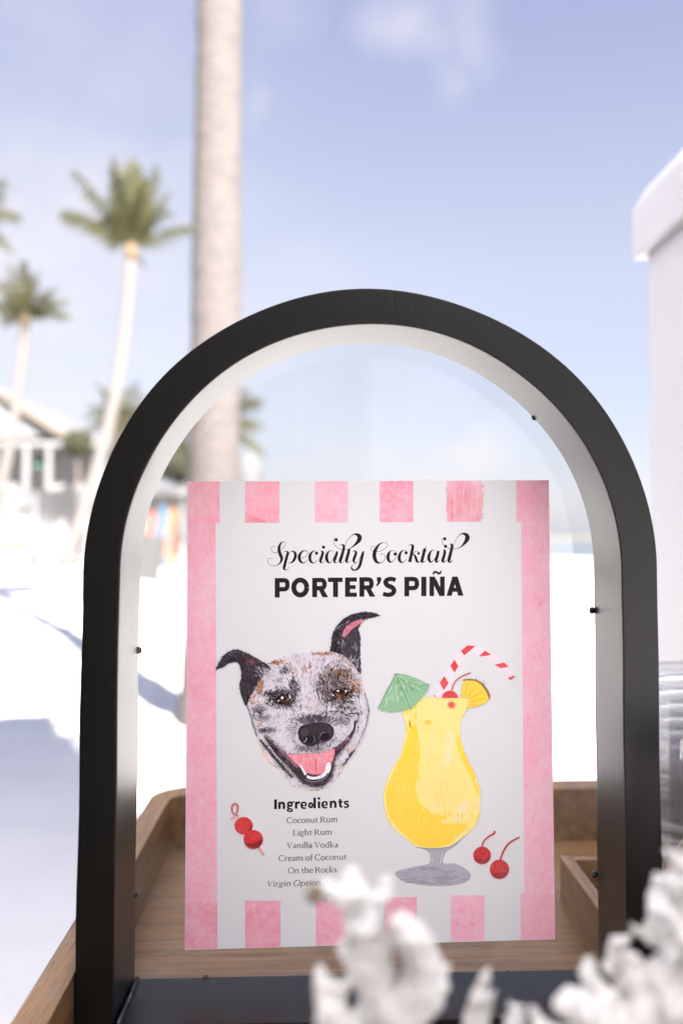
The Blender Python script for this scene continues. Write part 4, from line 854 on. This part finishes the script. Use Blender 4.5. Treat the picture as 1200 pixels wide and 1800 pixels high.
# nose
k.fill(NOSE, srgb(58, 52, 56), 84)
def nline(pts, c, w, l=0, smooth=True): k.line(pts, c, w, layer=92+l, smooth=smooth)
for _ in range(240):
    p = (rd.uniform(595, 838), rd.uniform(850, 1010))
    if inside(p, NOSE): hair(p[0], p[1], rd.uniform(-.6, 1.2), rd.uniform(8, 18), 2.4, rd.choice([BLK, BLK2, srgb(70, 64, 68), srgb(84, 78, 82)]), 86, 6)
k.ell(672, 968, 36, 28, BLK, 93); k.ell(775, 945, 34, 27, BLK, 93); k.ell(640, 915, 26, 30, srgb(74, 68, 72), 93, rot=.4); k.ell(810, 905, 16, 26, srgb(70, 64, 68), 93, rot=-.3)
nline([(722, 900, 5), (724, 960, 7), (735, 1055, 6)], BLK, 6, 2); nline([(633, 985, 3), (648, 975, 5), (652, 955, 3)], LAV, 4, 3); nline([(745, 950, 3), (755, 925, 4), (785, 918, 3)], GRY2, 3, 3); nline([(742, 980, 4), (765, 985, 4)], GRY2, 3, 3); nline([(700, 945, 2), (708, 968, 4), (700, 985, 2)], GRY2, 3, 3)
for i in range(70):
    a = rd.uniform(.35, 2.85); x = 700+150*math.cos(a); y = 925+118*math.sin(a); hair(x, y, math.atan2(y-925, x-700)+rd.gauss(0, .15), rd.uniform(16, 28), 2.2, rd.choice([BLK2, GRY, GRY2]), 62, 20)
# eyes
for cx_, cy_, rx, ry, lb in ((492, 693, 52, 30, 0), (885, 648, 56, 28, 1)):
    k.ell(cx_, cy_, rx, ry, BLK, 84, rot=-.25 if lb == 0 else -.05); k.ell(cx_+8, cy_-2, 29, 24, srgb(104, 64, 44), 85); k.ell(cx_+6, cy_-4, 17, 17, BLK, 86)
    if lb == 0:
        k.line([(520, 705, 4), (532, 692, 9), (535, 676, 4)], srgb(170, 104, 62), layer=93); k.ell(488, 684, 9, 10, WHT, 94); k.ell(540, 676, 5, 13, WH2, 94, rot=-.3); k.ell(462, 704, 9, 6, LAV, 94, rot=-.6)
    else:
        k.line([(850, 650, 4), (862, 665, 10), (885, 674, 6)], srgb(166, 96, 60), layer=93); k.ell(866, 636, 9, 6, WHT, 94); k.ell(921, 638, 6, 9, WH2, 94); k.ell(832, 664, 9, 5, WH2, 94, rot=.3)
for _ in range(60):
    a = rd.uniform(0, 6.28); s_ = rd.choice([(492, 693, 62, 40), (888, 655, 74, 44)]); x, y = s_[0]+s_[2]*math.cos(a), s_[1]+s_[3]*math.sin(a); hair(x, y, a+rd.gauss(0, .3), 24, 3, rd.choice(D1), 84, 8)
# mouth, tongue, teeth
k.fill(MOUTH, srgb(66, 56, 64), 70)
k.line([(425, 985, 8), (475, 1032, 26), (540, 1100, 28), (590, 1158, 12)], srgb(150, 112, 132), layer=78)
k.line([(860, 1040, 8), (900, 1000, 16), (945, 950, 10)], srgb(126, 74, 104), layer=78)
TONG = smoothpoly([(520,1070),(640,1064),(735,1060),(838,1032),(842,1060),(832,1105),(808,1155),(780,1186),(722,1206),(652,1192),(600,1150),(556,1104)], 4)
k.fill(TONG, srgb(240, 152, 166), 84)
c_ = 0
while c_ < 380:
    p = (rd.uniform(515, 845), rd.uniform(1030, 1208))
    if inside(p, TONG):
        c_ += 1; hair(p[0], p[1], rd.uniform(.6, 2.4), rd.uniform(12, 26), 2.6, rd.choice([PN2, PN2, PNK, srgb(248, 206, 214), PN3] if p[1] < 1130 else [PNK, PN2, PN3]), 86, 6, .5)
k.line([(716, 1095, 3), (714, 1150, 7), (722, 1203, 3)], srgb(214, 84, 104), layer=94)
k.fill([(600, 1132), (616, 1140), (656, 1202), (640, 1212)], WHT, 95); k.ell(800, 1160, 19, 38, WHT, 95, rot=.15); k.fill(smoothpoly([(656, 1210), (700, 1222), (745, 1210), (780, 1184), (788, 1206), (752, 1232), (690, 1240), (655, 1228)], 3), WHT, 95)
for x in (690, 722, 752): k.line([(x, 1206, 2), (x+2, 1232, 2)], GRY2, layer=97, smooth=False)
k.line([(845, 1040, 4), (842, 1100, 4), (822, 1160, 3)], srgb(150, 84, 110), layer=96)
for _ in range(60):
    t_ = rd.random(); x, y = lerp(850, 950, t_), lerp(1050, 940, t_); hair(x+rd.gauss(0, 6), y+rd.gauss(0, 8), rd.uniform(-1, 1), 16, 2.4, rd.choice([srgb(150, 66, 104), srgb(196, 96, 140), BLK, BLK2]), 86, 6)
    x, y = lerp(450, 540, t_), lerp(1010, 1120, t_); hair(x+rd.gauss(0, 6), y+rd.gauss(0, 6), .9+rd.gauss(0, .4), 16, 2.4, rd.choice([srgb(120, 70, 96), BLK, BLK2, srgb(150, 110, 130)]), 86, 6)
k.line([(368, 945, 10), (420, 1010, 12), (520, 1120, 9), (600, 1228, 10)], BLK, layer=88)
k.line([(385, 985, 6), (440, 1050, 11), (520, 1140, 12), (570, 1200, 6)], srgb(226, 198, 178), layer=62)
k.line([(340, 965, 5), (400, 1050, 13), (470, 1130, 15), (555, 1225, 8)], srgb(60, 54, 64), layer=63)
for _ in range(150):
    t_ = rd.random(); x, y = lerp(345, 560, t_), lerp(975, 1228, t_); hair(x+rd.gauss(0, 8), y+rd.gauss(0, 8), .2+rd.gauss(0, .5), 18, 2.6, rd.choice([BLK, BLK2, GRY]), 64, 14)
k.line([(602, 1228, 12), (655, 1268, 16), (720, 1280, 17), (782, 1260, 13), (822, 1208, 9)], srgb(46, 38, 44), layer=90)
k.line([(640, 1240, 2), (700, 1256, 3), (770, 1236, 3), (806, 1195, 2)], LAV, layer=96)
k.line([(986, 838, 12), (978, 890, 11), (962, 925, 6)], BLK, layer=90); k.line([(915, 805, 3), (960, 790, 7), (1025, 800, 4)], BLK2, layer=82)
for _ in range(60):
    t_ = rd.random(); x, y = lerp(975, 905, t_), lerp(1040, 1140, t_); hair(x+rd.gauss(0, 5), y, 2.1+rd.gauss(0, .4), 20, 2.6, rd.choice([BLK2, GRY, BLK2]), 64, 14)
for i in range(7): hair(rd.uniform(420, 470), rd.uniform(960, 1000), -.5, 40, 1.6, WH2, 94, 4); hair(rd.uniform(880, 960), rd.uniform(930, 1000), rd.uniform(-.9, .6), 34, 1.6, WH2, 94, 4)
LIPS = spline([(368, 940, 1), (430, 1020, 1), (520, 1125, 1), (600, 1230, 1), (655, 1270, 1), (722, 1284, 1), (784, 1264, 1), (826, 1210, 1), (836, 1150, 1), (850, 1095, 1), (935, 992, 1), (982, 905, 1)], 12)
for i in range(len(LIPS)-1):
    x, y, _ = LIPS[i]; x2, y2, _ = LIPS[i+1]
    for _k in range(3): hair(x+rd.gauss(0, 7), y+rd.gauss(0, 6), math.atan2(y2-y, x2-x)+rd.gauss(0, .55), rd.uniform(12, 24), rd.uniform(2, 3.4), rd.choice([BLK2, GRY, GRY, GRY2, BLK]), 92, 6)
UPL = spline([(375, 946, 1), (445, 988, 1), (490, 1038, 1), (545, 1062, 1), (640, 1060, 1), (730, 1054, 1), (800, 1038, 1), (862, 1005, 1), (925, 955, 1)], 9)
for x, y, _ in UPL:
    for _k in range(2): hair(x+rd.gauss(0, 6), y+rd.gauss(-4, 5), fdir(x, y-30)+rd.gauss(0, .3), rd.uniform(16, 28), rd.uniform(2, 3), rd.choice([WHT, WH2, LAV, GRY2]), 92, 6)
k.build('dog_drawing', m_ink, sign)
# ---- the drink
k = Ink(640, 1080, 3.529)
YL1, YL2, YL3 = srgb(250, 228, 140), srgb(255, 214, 66), srgb(246, 230, 178)
GL_ = smoothpoly([(345,512),(500,516),(655,516),(640,580),(606,640),(596,700),(600,790),(640,900),(690,1000),(718,1100),(716,1200),(700,1290),(640,1360),(580,1405),(520,1440),(420,1452),(330,1442),(270,1400),(200,1345),(150,1275),(122,1170),(124,1090),(160,980),(215,890),(245,790),(255,700),(240,620),(228,560),(290,520)], 4)
k.fill([(x+(5 if x > 420 else -5), y+3) for x, y in GL_], srgb(206, 204, 212), 0); k.fill(GL_, YL1, 1)
k.fill(smoothpoly([(290,690),(320,690),(338,780),(345,880),(330,980),(318,1060),(330,1150),(380,1200),(430,1240),(500,1255),(470,1290),(560,1300),(625,1300),(615,1340),(560,1390),(500,1435),(400,1446),(310,1420),(230,1350),(160,1260),(134,1160),(140,1070),(190,960),(240,860),(262,770)], 4), YL2, 2)
k.fill(smoothpoly([(575,720),(600,790),(640,900),(690,1000),(714,1100),(705,1130),(660,1010),(600,900),(572,800)], 4), YL2, 3)
k.fill(smoothpoly([(520,700),(545,760),(548,900),(530,960),(500,900),(505,780)], 4), YL3, 4); k.fill(smoothpoly([(630,1130),(640,1200),(610,1270),(560,1270),(580,1210)], 4), YL3, 4)
rg = random.Random(5)
for i in range(330):
    x, y = rg.uniform(130, 715), rg.uniform(530, 1440)
    if not inside((x, y), GL_): continue
    left = x < 340 or y > 1220; L_ = rg.uniform(18, 60)
    k.line([(x, y-L_/2, 4), (x+rg.uniform(-6, 6), y, rg.uniform(6, 16)), (x+rg.uniform(-10, 10), y+L_/2, 3)], rg.choice([YL2, srgb(255, 218, 84), srgb(253, 220, 98)] if left else [YL1, srgb(249, 230, 160), srgb(251, 229, 144), srgb(252, 226, 124)]), layer=5+i % 20)
k.line([(345, 512, 7), (500, 515, 9), (655, 516, 7)], srgb(232, 222, 196), layer=27); k.line([(655, 516, 3), (640, 580, 4), (606, 640, 3)], srgb(196, 176, 160), layer=28)
k.ell(395, 670, 24, 14, srgb(250, 206, 80), 27)
for r_, c in ((27, srgb(240, 170, 110)), (20, srgb(232, 110, 90)), (12, srgb(222, 60, 66))): k.ell(540, 562, r_, r_*.9, c, 29+int(30-r_)//4)
k.fill(smoothpoly([(318,1442),(390,1458),(480,1452),(540,1440),(600,1402),(560,1440),(512,1470),(492,1510),(494,1545),(560,1545),(630,1580),(658,1618),(640,1655),(560,1680),(440,1686),(330,1676),(235,1650),(192,1616),(210,1590),(300,1568),(380,1552),(404,1540),(408,1500),(385,1465)], 4), srgb(172, 170, 182), 1)
k.line([(318, 1442, 4), (420, 1456, 12), (540, 1438, 7), (640, 1362, 4)], srgb(150, 148, 162), layer=3)
k.line([(415, 1480, 5), (425, 1540, 6)], srgb(196, 194, 206), layer=4, smooth=False); k.line([(485, 1480, 6), (470, 1545, 6)], srgb(206, 204, 214), layer=4, smooth=False)
for i in range(110):
    x, y = rg.uniform(215, 640), rg.uniform(1565, 1675)
    if ((x-425)/225)**2+((y-1620)/56)**2 < 1: k.line([(x-28, y, 2), (x, y+3, 6), (x+28, y-1, 2)], rg.choice([srgb(160, 158, 170), srgb(182, 180, 192), srgb(150, 149, 160)]), layer=5+i % 14)
k.build('glass_drawing', m_paint, sign)
k = Ink(640, 1080, 3.529)
GN, GN2, GN3 = srgb(142, 188, 146), srgb(112, 168, 118), srgb(186, 216, 186)
UMB = [(198,368),(260,374),(330,398),(405,436),(395,470),(350,530),(300,575),(240,598),(165,606),(110,598),(85,583),(110,530),(150,450)]
k.fill(UMB, GN, 50)
for i in range(120):
    t_ = rg.random(); e = (lerp(85, 400, t_), 590-150*t_**1.6); s_ = rg.uniform(.15, .8); k.line([(lerp(198, e[0], s_), lerp(370, e[1], s_), 3), (lerp(198, e[0], s_+.12), lerp(370, e[1], s_+.12), 7), (lerp(198, e[0], min(.97, s_+.2)), lerp(370, e[1], min(.97, s_+.2)), 2)], rg.choice([GN, GN2, GN3, srgb(150, 194, 152)]), layer=51+i % 14, smooth=False)
for a, b in (((198, 370), (88, 584)), ((198, 372), (292, 588)), ((205, 370), (392, 470)), ((200, 368), (403, 436))): k.line([(*a, 9), (*b, 7)], GN2, layer=66, smooth=False); k.line([(a[0]+8, a[1]+6, 3), (b[0]+7, b[1]-2, 3)], GN3, layer=68, smooth=False)
k.line([(188, 370, 9), (220, 372, 9)], GN2, layer=69, smooth=False)
k.build('umbrella_drawing', m_paint, sign)
k = Ink(640, 1080, 3.529)
RD, RD2, RD3 = srgb(222, 62, 66), srgb(190, 44, 52), srgb(240, 120, 118)
k.line([(465, 512, 42), (494, 425, 46), (555, 320, 46), (610, 240, 46), (665, 212, 44), (750, 240, 44), (850, 310, 40), (912, 390, 36)], srgb(240, 222, 230), layer=0)
for q in ([(495, 382), (523, 425), (493, 470), (467, 424)], [(559, 280), (583, 322), (560, 360), (533, 320)], [(598, 226), (640, 192), (688, 196), (660, 222), (620, 254)], [(710, 260), (748, 224), (786, 250), (750, 258)], [(806, 312), (866, 298), (894, 324), (846, 334)], [(888, 394), (930, 378), (932, 392), (905, 408)], [(429, 498), (445, 508), (466, 518), (434, 518)]): k.fill(q, RD, 3)
k.build('straw_drawing', m_paint, sign)
k = Ink(640, 1080, 3.529)
k.fill([(612,405),(650,402),(700,412),(745,450),(770,490),(776,525),(740,555),(690,575),(640,580),(655,520),(596,512)], srgb(252, 208, 66), 55)
for a, b in (((640, 420), (625, 505)), ((690, 445), (645, 505)), ((735, 480), (655, 520)), ((755, 520), (662, 545)), ((700, 565), (660, 560))): k.line([(*a, 3), (*b, 4)], srgb(226, 150, 50), layer=58, smooth=False)
k.line([(610, 408, 8), (650, 404, 10), (700, 414, 12), (742, 448, 14), (768, 490, 14), (776, 526, 8)], srgb(150, 110, 50), layer=57)
for i in range(28):
    t_ = rg.random(); p = spline([(612, 408, 1), (700, 414, 1), (742, 448, 1), (776, 526, 1)], 10)[int(t_*29)]; k.line([(p[0]-5, p[1]+4, 3), (p[0]+4, p[1]-4, 4)], rg.choice([srgb(206, 176, 70), srgb(110, 78, 44), srgb(190, 120, 60)]), layer=60, smooth=False)
for a, b in (((694, 412), (692, 390)), ((735, 438), (740, 408)), ((735, 438), (754, 434)), ((765, 500), (786, 498)), ((756, 470), (764, 462))): k.line([(*a, 4), (*b, 2)], srgb(120, 70, 48), layer=60, smooth=False)
k.build('pineapple_drawing', m_paint, sign)
def cherry(k, x, y, r_, st, dark=True, half=False):
    k.line(st, RD2, layer=40)
    if half: k.fill([(x+r_*math.cos(a), y+r_*math.sin(a)*.9) for a in [math.pi+math.pi*i/14 for i in range(15)]], RD, 43)
    else:
        k.ell(x, y, r_, r_, srgb(196, 44, 54), 43, 30)
        k.fill([(x+r_*.94*math.cos(a), y+r_*.94*math.sin(a)) for a in [.15+2.5*i/12 for i in range(13)]]+[(x-r_*.2, y+r_*.42), (x+r_*.35, y+r_*.3)], srgb(150, 34, 42), 45)
    for i in range(70):
        a, q = rg.uniform(0, 6.28), rg.random()**.5*.86; px_, py_ = x+r_*q*math.cos(a), y+r_*q*math.sin(a)
        if half and py_ > y-4: continue
        k.line([(px_-5, py_, 1), (px_, py_+1, 4), (px_+5, py_, 1)], rg.choice([RD, RD2, srgb(206, 54, 60)] if py_ < y+r_*.3 else [srgb(140, 32, 40), srgb(164, 40, 48)]), layer=48+i % 14)
k = Ink(640, 1080, 3.529); cherry(k, 531, 518, 50, [(540, 472, 7), (565, 415, 7), (605, 385, 7), (660, 362, 7)], half=True); k.build('cherry_drawing', m_paint, sign)
k = Ink(640, 1080, 3.529); cherry(k, 730, 1495, 55, [(728, 1442, 10), (742, 1405, 10), (775, 1375, 10), (806, 1358, 12), (806, 1342, 9)]); k.build('cherry_drawing', m_paint, sign)
k = Ink(640, 1080, 3.529); cherry(k, 837, 1581, 60, [(842, 1524, 12), (862, 1470, 12), (890, 1425, 11), (930, 1398, 11), (962, 1382, 10)]); k.build('cherry_drawing', m_paint, sign)
k = Ink(320, 1380, 3.158)
k.line([(300, 170, 8), (280, 150, 10), (278, 118, 12), (296, 104, 12), (310, 120, 12), (306, 150, 10), (296, 172, 9)], srgb(198, 92, 92), layer=40); k.line([(312, 172, 10), (290, 178, 10), (270, 194, 9)], srgb(226, 170, 166), layer=42); k.line([(288, 158, 8), (312, 172, 8)], srgb(206, 110, 106), layer=43, smooth=False)
k.line([(424, 346, 15), (456, 390, 14)], srgb(226, 164, 156), layer=40, smooth=False)
k.ell(342, 226, 51, 49, srgb(214, 40, 46), 42, 30); k.fill([(393, 215), (385, 255), (355, 274), (372, 240)], srgb(140, 28, 36), 44)
k.ell(396, 302, 54, 53, srgb(214, 40, 46), 46, 30); k.fill([(446, 280), (449, 310), (430, 346), (395, 355), (358, 338), (346, 312), (385, 328), (425, 312)], srgb(142, 28, 36), 48)
for i in range(120):
    c0_ = rg.choice(((342, 226), (396, 300))); a, q = rg.uniform(0, 6.28), rg.random()**.5*38; k.line([(c0_[0]+q*math.cos(a)-4, c0_[1]-6+q*math.sin(a)*.8, 1), (c0_[0]+q*math.cos(a)+4, c0_[1]-6+q*math.sin(a)*.8, 3)], rg.choice([srgb(226, 58, 62), srgb(206, 34, 42), srgb(220, 48, 54)]), layer=49+i % 14, smooth=False)
k.build('cherry_skewer_drawing', m_paint, sign)
# ------------------------------------------------------------------ tall white box on the bar, behind the tray
m_box = mat('white_gloss_board', (.545, .535, .56), .45, var=.04, vscale=9)
YX = 1.0; BX = P(1142, 900, YX).x; LX = P(1122, 900, YX).x
wbox = empty('white_box', (BX+.14, .93, TZ), 'tall white box with an overhanging lid, standing on the bar right of the frame', 'box')
zl0, zl1, zl2 = P(1122, 454, YX).z, P(1122, 368, YX).z, P(1138, 330, YX).z
mb = MB(); mb.box((BX, .874, TZ+.0005), (BX+.29, YX, zl0+.004)); mb.build('body', m_box, wbox, bevel=.006)
mb = MB(); e_ = BX-LX; x0_, x1_, y0_, y1_ = LX, BX+.29+e_, .874-e_, YX+e_
h_ = .012
mb.add([(x0_, y0_, zl0), (x1_, y0_, zl0), (x1_, y1_, zl0), (x0_, y1_, zl0), (x0_, y0_, zl1), (x1_, y0_, zl1), (x1_, y1_, zl1), (x0_, y1_, zl1),
        (x0_+h_, y0_+h_, zl2), (x1_-h_, y0_+h_, zl2), (x1_-h_, y1_-h_, zl2), (x0_+h_, y1_-h_, zl2)],
   [(3, 2, 1, 0), (0, 1, 5, 4), (1, 2, 6, 5), (2, 3, 7, 6), (3, 0, 4, 7), (4, 5, 9, 8), (5, 6, 10, 9), (6, 7, 11, 10), (7, 4, 8, 11), (8, 9, 10, 11)])
mb.build('lid', m_box, wbox, bevel=.004)
# ------------------------------------------------------------------ clear plastic cups
m_clear = bpy.data.materials.new('clear_plastic'); m_clear.use_nodes = True; t = m_clear.node_tree; t.nodes.clear()
o = N(t, 'ShaderNodeOutputMaterial'); tr = N(t, 'ShaderNodeBsdfTransparent'); tr.inputs[0].default_value = (.988, .988, .992, 1); gl = N(t, 'ShaderNodeBsdfGlossy'); gl.inputs['Roughness'].default_value = .06
lw = N(t, 'ShaderNodeLayerWeight'); lw.inputs[0].default_value = .22; mx = N(t, 'ShaderNodeMixShader'); mrc = N(t, 'ShaderNodeMapRange'); mrc.inputs[3].default_value = .03; mrc.inputs[4].default_value = .55
t.links.new(lw.outputs['Fresnel'], mrc.inputs[0]); t.links.new(mrc.outputs[0], mx.inputs[0]); t.links.new(tr.outputs[0], mx.inputs[1]); t.links.new(gl.outputs[0], mx.inputs[2])
dfc = N(t, 'ShaderNodeBsdfDiffuse'); dfc.inputs[0].default_value = (.85, .85, .87, 1); mxc = N(t, 'ShaderNodeMixShader'); mxc.inputs[0].default_value = .035
t.links.new(mx.outputs[0], mxc.inputs[1]); t.links.new(dfc.outputs[0], mxc.inputs[2]); t.links.new(mxc.outputs[0], o.inputs[0])
def cup_profile(h, rb, rr_, flip):
    pr = [(.0004, 0), (rb-.004, 0), (rb-.002, .0015), (rb, .004)]
    for i in range(1, 48): pr.append((lerp(rb, rr_, i/48)+.0005*math.sin(i*math.pi/2.0)*(1 if i < 30 else .2), .004+(h-.007)*i/48))
    pr += [(rr_, h-.004), (rr_+.0028, h-.0035), (rr_+.0034, h-.0018), (rr_+.0028, h), (rr_, h-.0005)]
    for i in range(11, 0, -1): pr.append((lerp(rb, rr_, i/12)-.0008, .004+(h-.007)*i/12))
    pr += [(rb-.001, .005), (.0004, .0016)]
    return [(r_, h-z) for r_, z in pr] if flip else pr
cx_, cy_ = .2545, .680; HC = .100; NC = 8; PITCH = .0092
first = None
for i in range(NC):
    z = FLOOR+.0006+i*PITCH
    if first is None:
        mb = MB(); mb.lathe(cup_profile(HC, .0428, .0452, True), 56); first = mb.build('plastic_cup', m_clear, smooth=True); c_o = first; first.location = (cx_, cy_, z)
    else:
        c_o = first.copy(); COL.objects.link(c_o); c_o.location = (cx_+.0004*math.sin(i*2.1), cy_, z); c_o.rotation_euler.z = i*.7
    tag(c_o, 'topmost clear plastic cup, upside down on the stack right of the frame' if i == NC-1 else 'clear plastic cup nested under the topmost one in the stack right of the frame', 'cup', 'stack of clear plastic cups')
tum = empty('clear_tumbler', (.1945, .4555, FLOOR), 'clear ribbed plastic tumbler with rounded shoulder behind the white coral', 'tumbler')
pr = [(.0005, .001), (.038, .001)]
for i in range(40):
    zz = .003+.093*i/39; pr.append((.0405+.0016*math.sin(i*1.05)**2, zz))
pr += [(.0405, .099), (.038, .106), (.033, .112), (.029, .118), (.0285, .126), (.0292, .150), (.0280, .150), (.0272, .126), (.0275, .117), (.032, .110), (.0365, .104), (.0385, .098), (.0385, .003), (.0005, .003)]
mb = MB(); mb.lathe(pr, 56, (.1945, .4555, FLOOR)); mb.build('body', m_clear, tum, smooth=True)
mb = MB(); mb.lathe([(.0005, .1515), (.030, .1515), (.0315, .153), (.0315, .160), (.030, .162), (.0005, .162)], 48, (.1945, .4555, FLOOR)); mb.build('lid', m_clear, tum, smooth=True)
# ------------------------------------------------------------------ white coral in the foreground
m_coral = mat('bleached_coral', (.63, .615, .61), .85, var=.10, vscale=60, bump=1.0, bscale=330, col2=(.50, .475, .45))
m_coral.node_tree.nodes['Bump'].inputs['Distance'].default_value = .0015
m_tip = mat('brown_coral_tip', (.20, .15, .095), .85, var=.3, vscale=200)
ctex = bpy.data.textures.new('coral_lumps', 'CLOUDS'); ctex.noise_scale = .010; ctex.noise_depth = 2
ctex2 = bpy.data.textures.new('coral_nubs', 'CLOUDS'); ctex2.noise_scale = .0042; ctex2.noise_depth = 1
CS = .88
def coral(name, chains, label, base):
    """chains: lists of (px, py, Y, radius_px); a chain that starts with an int grows out of that node of the first chain"""
    root = empty(name, base, label, 'coral', 'white coral pieces in front of the frame')
    verts, edges, rads = [], [], []; idx = {}
    for ci, ch in enumerate(chains):
        prev = None
        for a in ch:
            if isinstance(a, tuple) and len(a) == 2: prev = idx[a]; continue
            x, y, Y, r_ = a; Y *= CS; p = P(x, y, Y); verts.append(p); rads.append(.83*r_*Y/FPX); i = len(verts)-1
            idx[(ci, len([q for q in ch[:ch.index(a)] if not (isinstance(q, tuple) and len(q) == 2)]))] = i
            if prev is not None: edges.append((prev, i))
            prev = i
    ct = random.Random(len(verts)); nb = len(verts)
    for i in range(2, nb):                       # short side nubs
        for _k in range(2):
            if rads[i] < .0022 or ct.random() < (.62 if nb > 30 and verts[0].x < .04 else .3): continue
            dv = Vector((ct.gauss(0, 1), ct.gauss(0, .6), ct.uniform(-.1, 1.2))).normalized(); r_ = rads[i]
            verts.append(verts[i]+dv*(r_*1.25)); rads.append(r_*.42); edges.append((i, len(verts)-1))
            verts.append(verts[i]+dv*(r_*1.9)+Vector((0, 0, r_*.25))); rads.append(r_*.24); edges.append((len(verts)-2, len(verts)-1))
    rads[:nb] = [q_*.9 for q_ in rads[:nb]]
    me = bpy.data.meshes.new(name); me.from_pydata(verts, edges, [])
    o = bpy.data.objects.new('branches', me); COL.objects.link(o)
    o.modifiers.new('skin', 'SKIN'); sk = me.skin_vertices[0].data
    for i, r_ in enumerate(rads): sk[i].radius = (r_, r_); sk[i].use_root = (i == 0)
    s_ = o.modifiers.new('sub', 'SUBSURF'); s_.levels = 3; s_.render_levels = 3
    s_.levels = s_.render_levels = 4; d2 = o.modifiers.new('fine', 'DISPLACE'); d2.texture = ctex2; d2.strength = .0022; d2.mid_level = .5; d2.texture_coords = 'GLOBAL'
    d = o.modifiers.new('disp', 'DISPLACE'); d.texture = ctex; d.strength = .0042; d.mid_level = .5; d.texture_coords = 'GLOBAL'
    o.modifiers['skin'].use_smooth_shade = True
    dg = bpy.context.evaluated_depsgraph_get(); dg.update(); me2 = bpy.data.meshes.new_from_object(o.evaluated_get(dg))
    o.modifiers.clear(); o.data = me2; me2.materials.clear(); me2.materials.append(m_coral)
    for p in me2.polygons: p.use_smooth = True
    o.parent = root; o.matrix_parent_inverse = Matrix.Translation(-Vector(root.location))
    return root
def proj_floor(px, Y):
    lo, hi = 1700, 4200
    for _ in range(40):
        m_ = (lo+hi)/2
        if P(px, m_, Y).z > FLOOR+.004: lo = m_
        else: hi = m_
    return lo
by = proj_floor(700, .30*CS)
L_ = [[(705, by, .30, 95), (705, 2150, .30, 78), (690, 1960, .30, 66), (672, 1830, .30, 58), (660, 1735, .30, 50), (648, 1665, .30, 46), (640, 1615, .30, 42)],
      [(0, 6), (612, 1578, .298, 30), (578, 1566, .297, 21), (560, 1562, .296, 14)],
      [(0, 6), (632, 1570, .303, 26), (620, 1548, .305, 22), (612, 1534, .306, 15)],
      [(0, 6), (664, 1588, .302, 24), (676, 1556, .303, 18), (680, 1540, .303, 12)],
      [(0, 5), (604, 1668, .298, 18)],
      [(0, 3), (728, 1770, .296, 56), (748, 1712, .293, 50), (735, 1665, .292, 44), (712, 1622, .292, 34), (700, 1606, .292, 20)],
      [(0, 2), (620, 1890, .292, 54), (590, 1800, .288, 40), (575, 1760, .287, 34), (566, 1738, .287, 22)],
      [(0, 2), (780, 1960, .302, 44), (825, 1850, .306, 34), (843, 1770, .308, 27), (846, 1732, .308, 19)],
      [(0, 1), (840, 2060, .300, 48), (890, 1900, .302, 34), (906, 1800, .303, 27), (908, 1758, .303, 19)]]
q = P(705, by, .30*CS)
lc_ = coral('coral_piece', L_, 'branching white coral with a brown tip, in front of the lower edge of the sign', (q.x, q.y, FLOOR))
mb = MB(); a = P(553, 1572, .2955*CS); 
vs = []
for i in range(7):
    for j in range(10): vs.append((a.x+.0024*math.sin(math.pi*i/6)*math.cos(j*.628), a.y+.0024*math.sin(math.pi*i/6)*math.sin(j*.628), a.z+.0024*math.cos(math.pi*i/6)))
mb.add(vs, [(i*10+j, i*10+(j+1) % 10, (i+1)*10+(j+1) % 10, (i+1)*10+j) for i in range(6) for j in range(10)]); mb.build('tip', m_tip, lc_, smooth=True)
by2 = proj_floor(1180, .30*CS)
R_ = [[(1170, by2, .30, 130), (1170, 2150, .30, 118), (1165, 1980, .30, 104), (1165, 1850, .30, 92), (1185, 1740, .30, 80), (1205, 1650, .30, 68), (1215, 1580, .30, 52), (1210, 1520, .30, 34)],
      [(0, 3), (1100, 1810, .294, 72), (1050, 1780, .290, 54), (1015, 1770, .288, 40), (998, 1768, .287, 26)],
      [(0, 2), (1060, 1900, .292, 78), (1000, 1860, .288, 56), (970, 1840, .287, 40)],
      [(0, 4), (1125, 1735, .300, 46), (1095, 1690, .302, 30), (1085, 1660, .303, 22), (1083, 1648, .303, 13)],
      [(0, 5), (1155, 1650, .303, 34), (1142, 1628, .304, 20), (1139, 1616, .304, 11)],
      [(0, 5), (1175, 1625, .298, 34), (1165, 1600, .297, 24)],
      [(0, 3), (1230, 1800, .29, 70), (1260, 1700, .288, 50)],
      [(0, 6), (1190, 1560, .298, 26), (1182, 1536, .298, 14)]]
q = P(1180, by2, .30*CS)
coral('coral_piece', R_, 'dense knobbly white coral in the lower right corner, before the frame leg', (q.x, q.y, FLOOR))
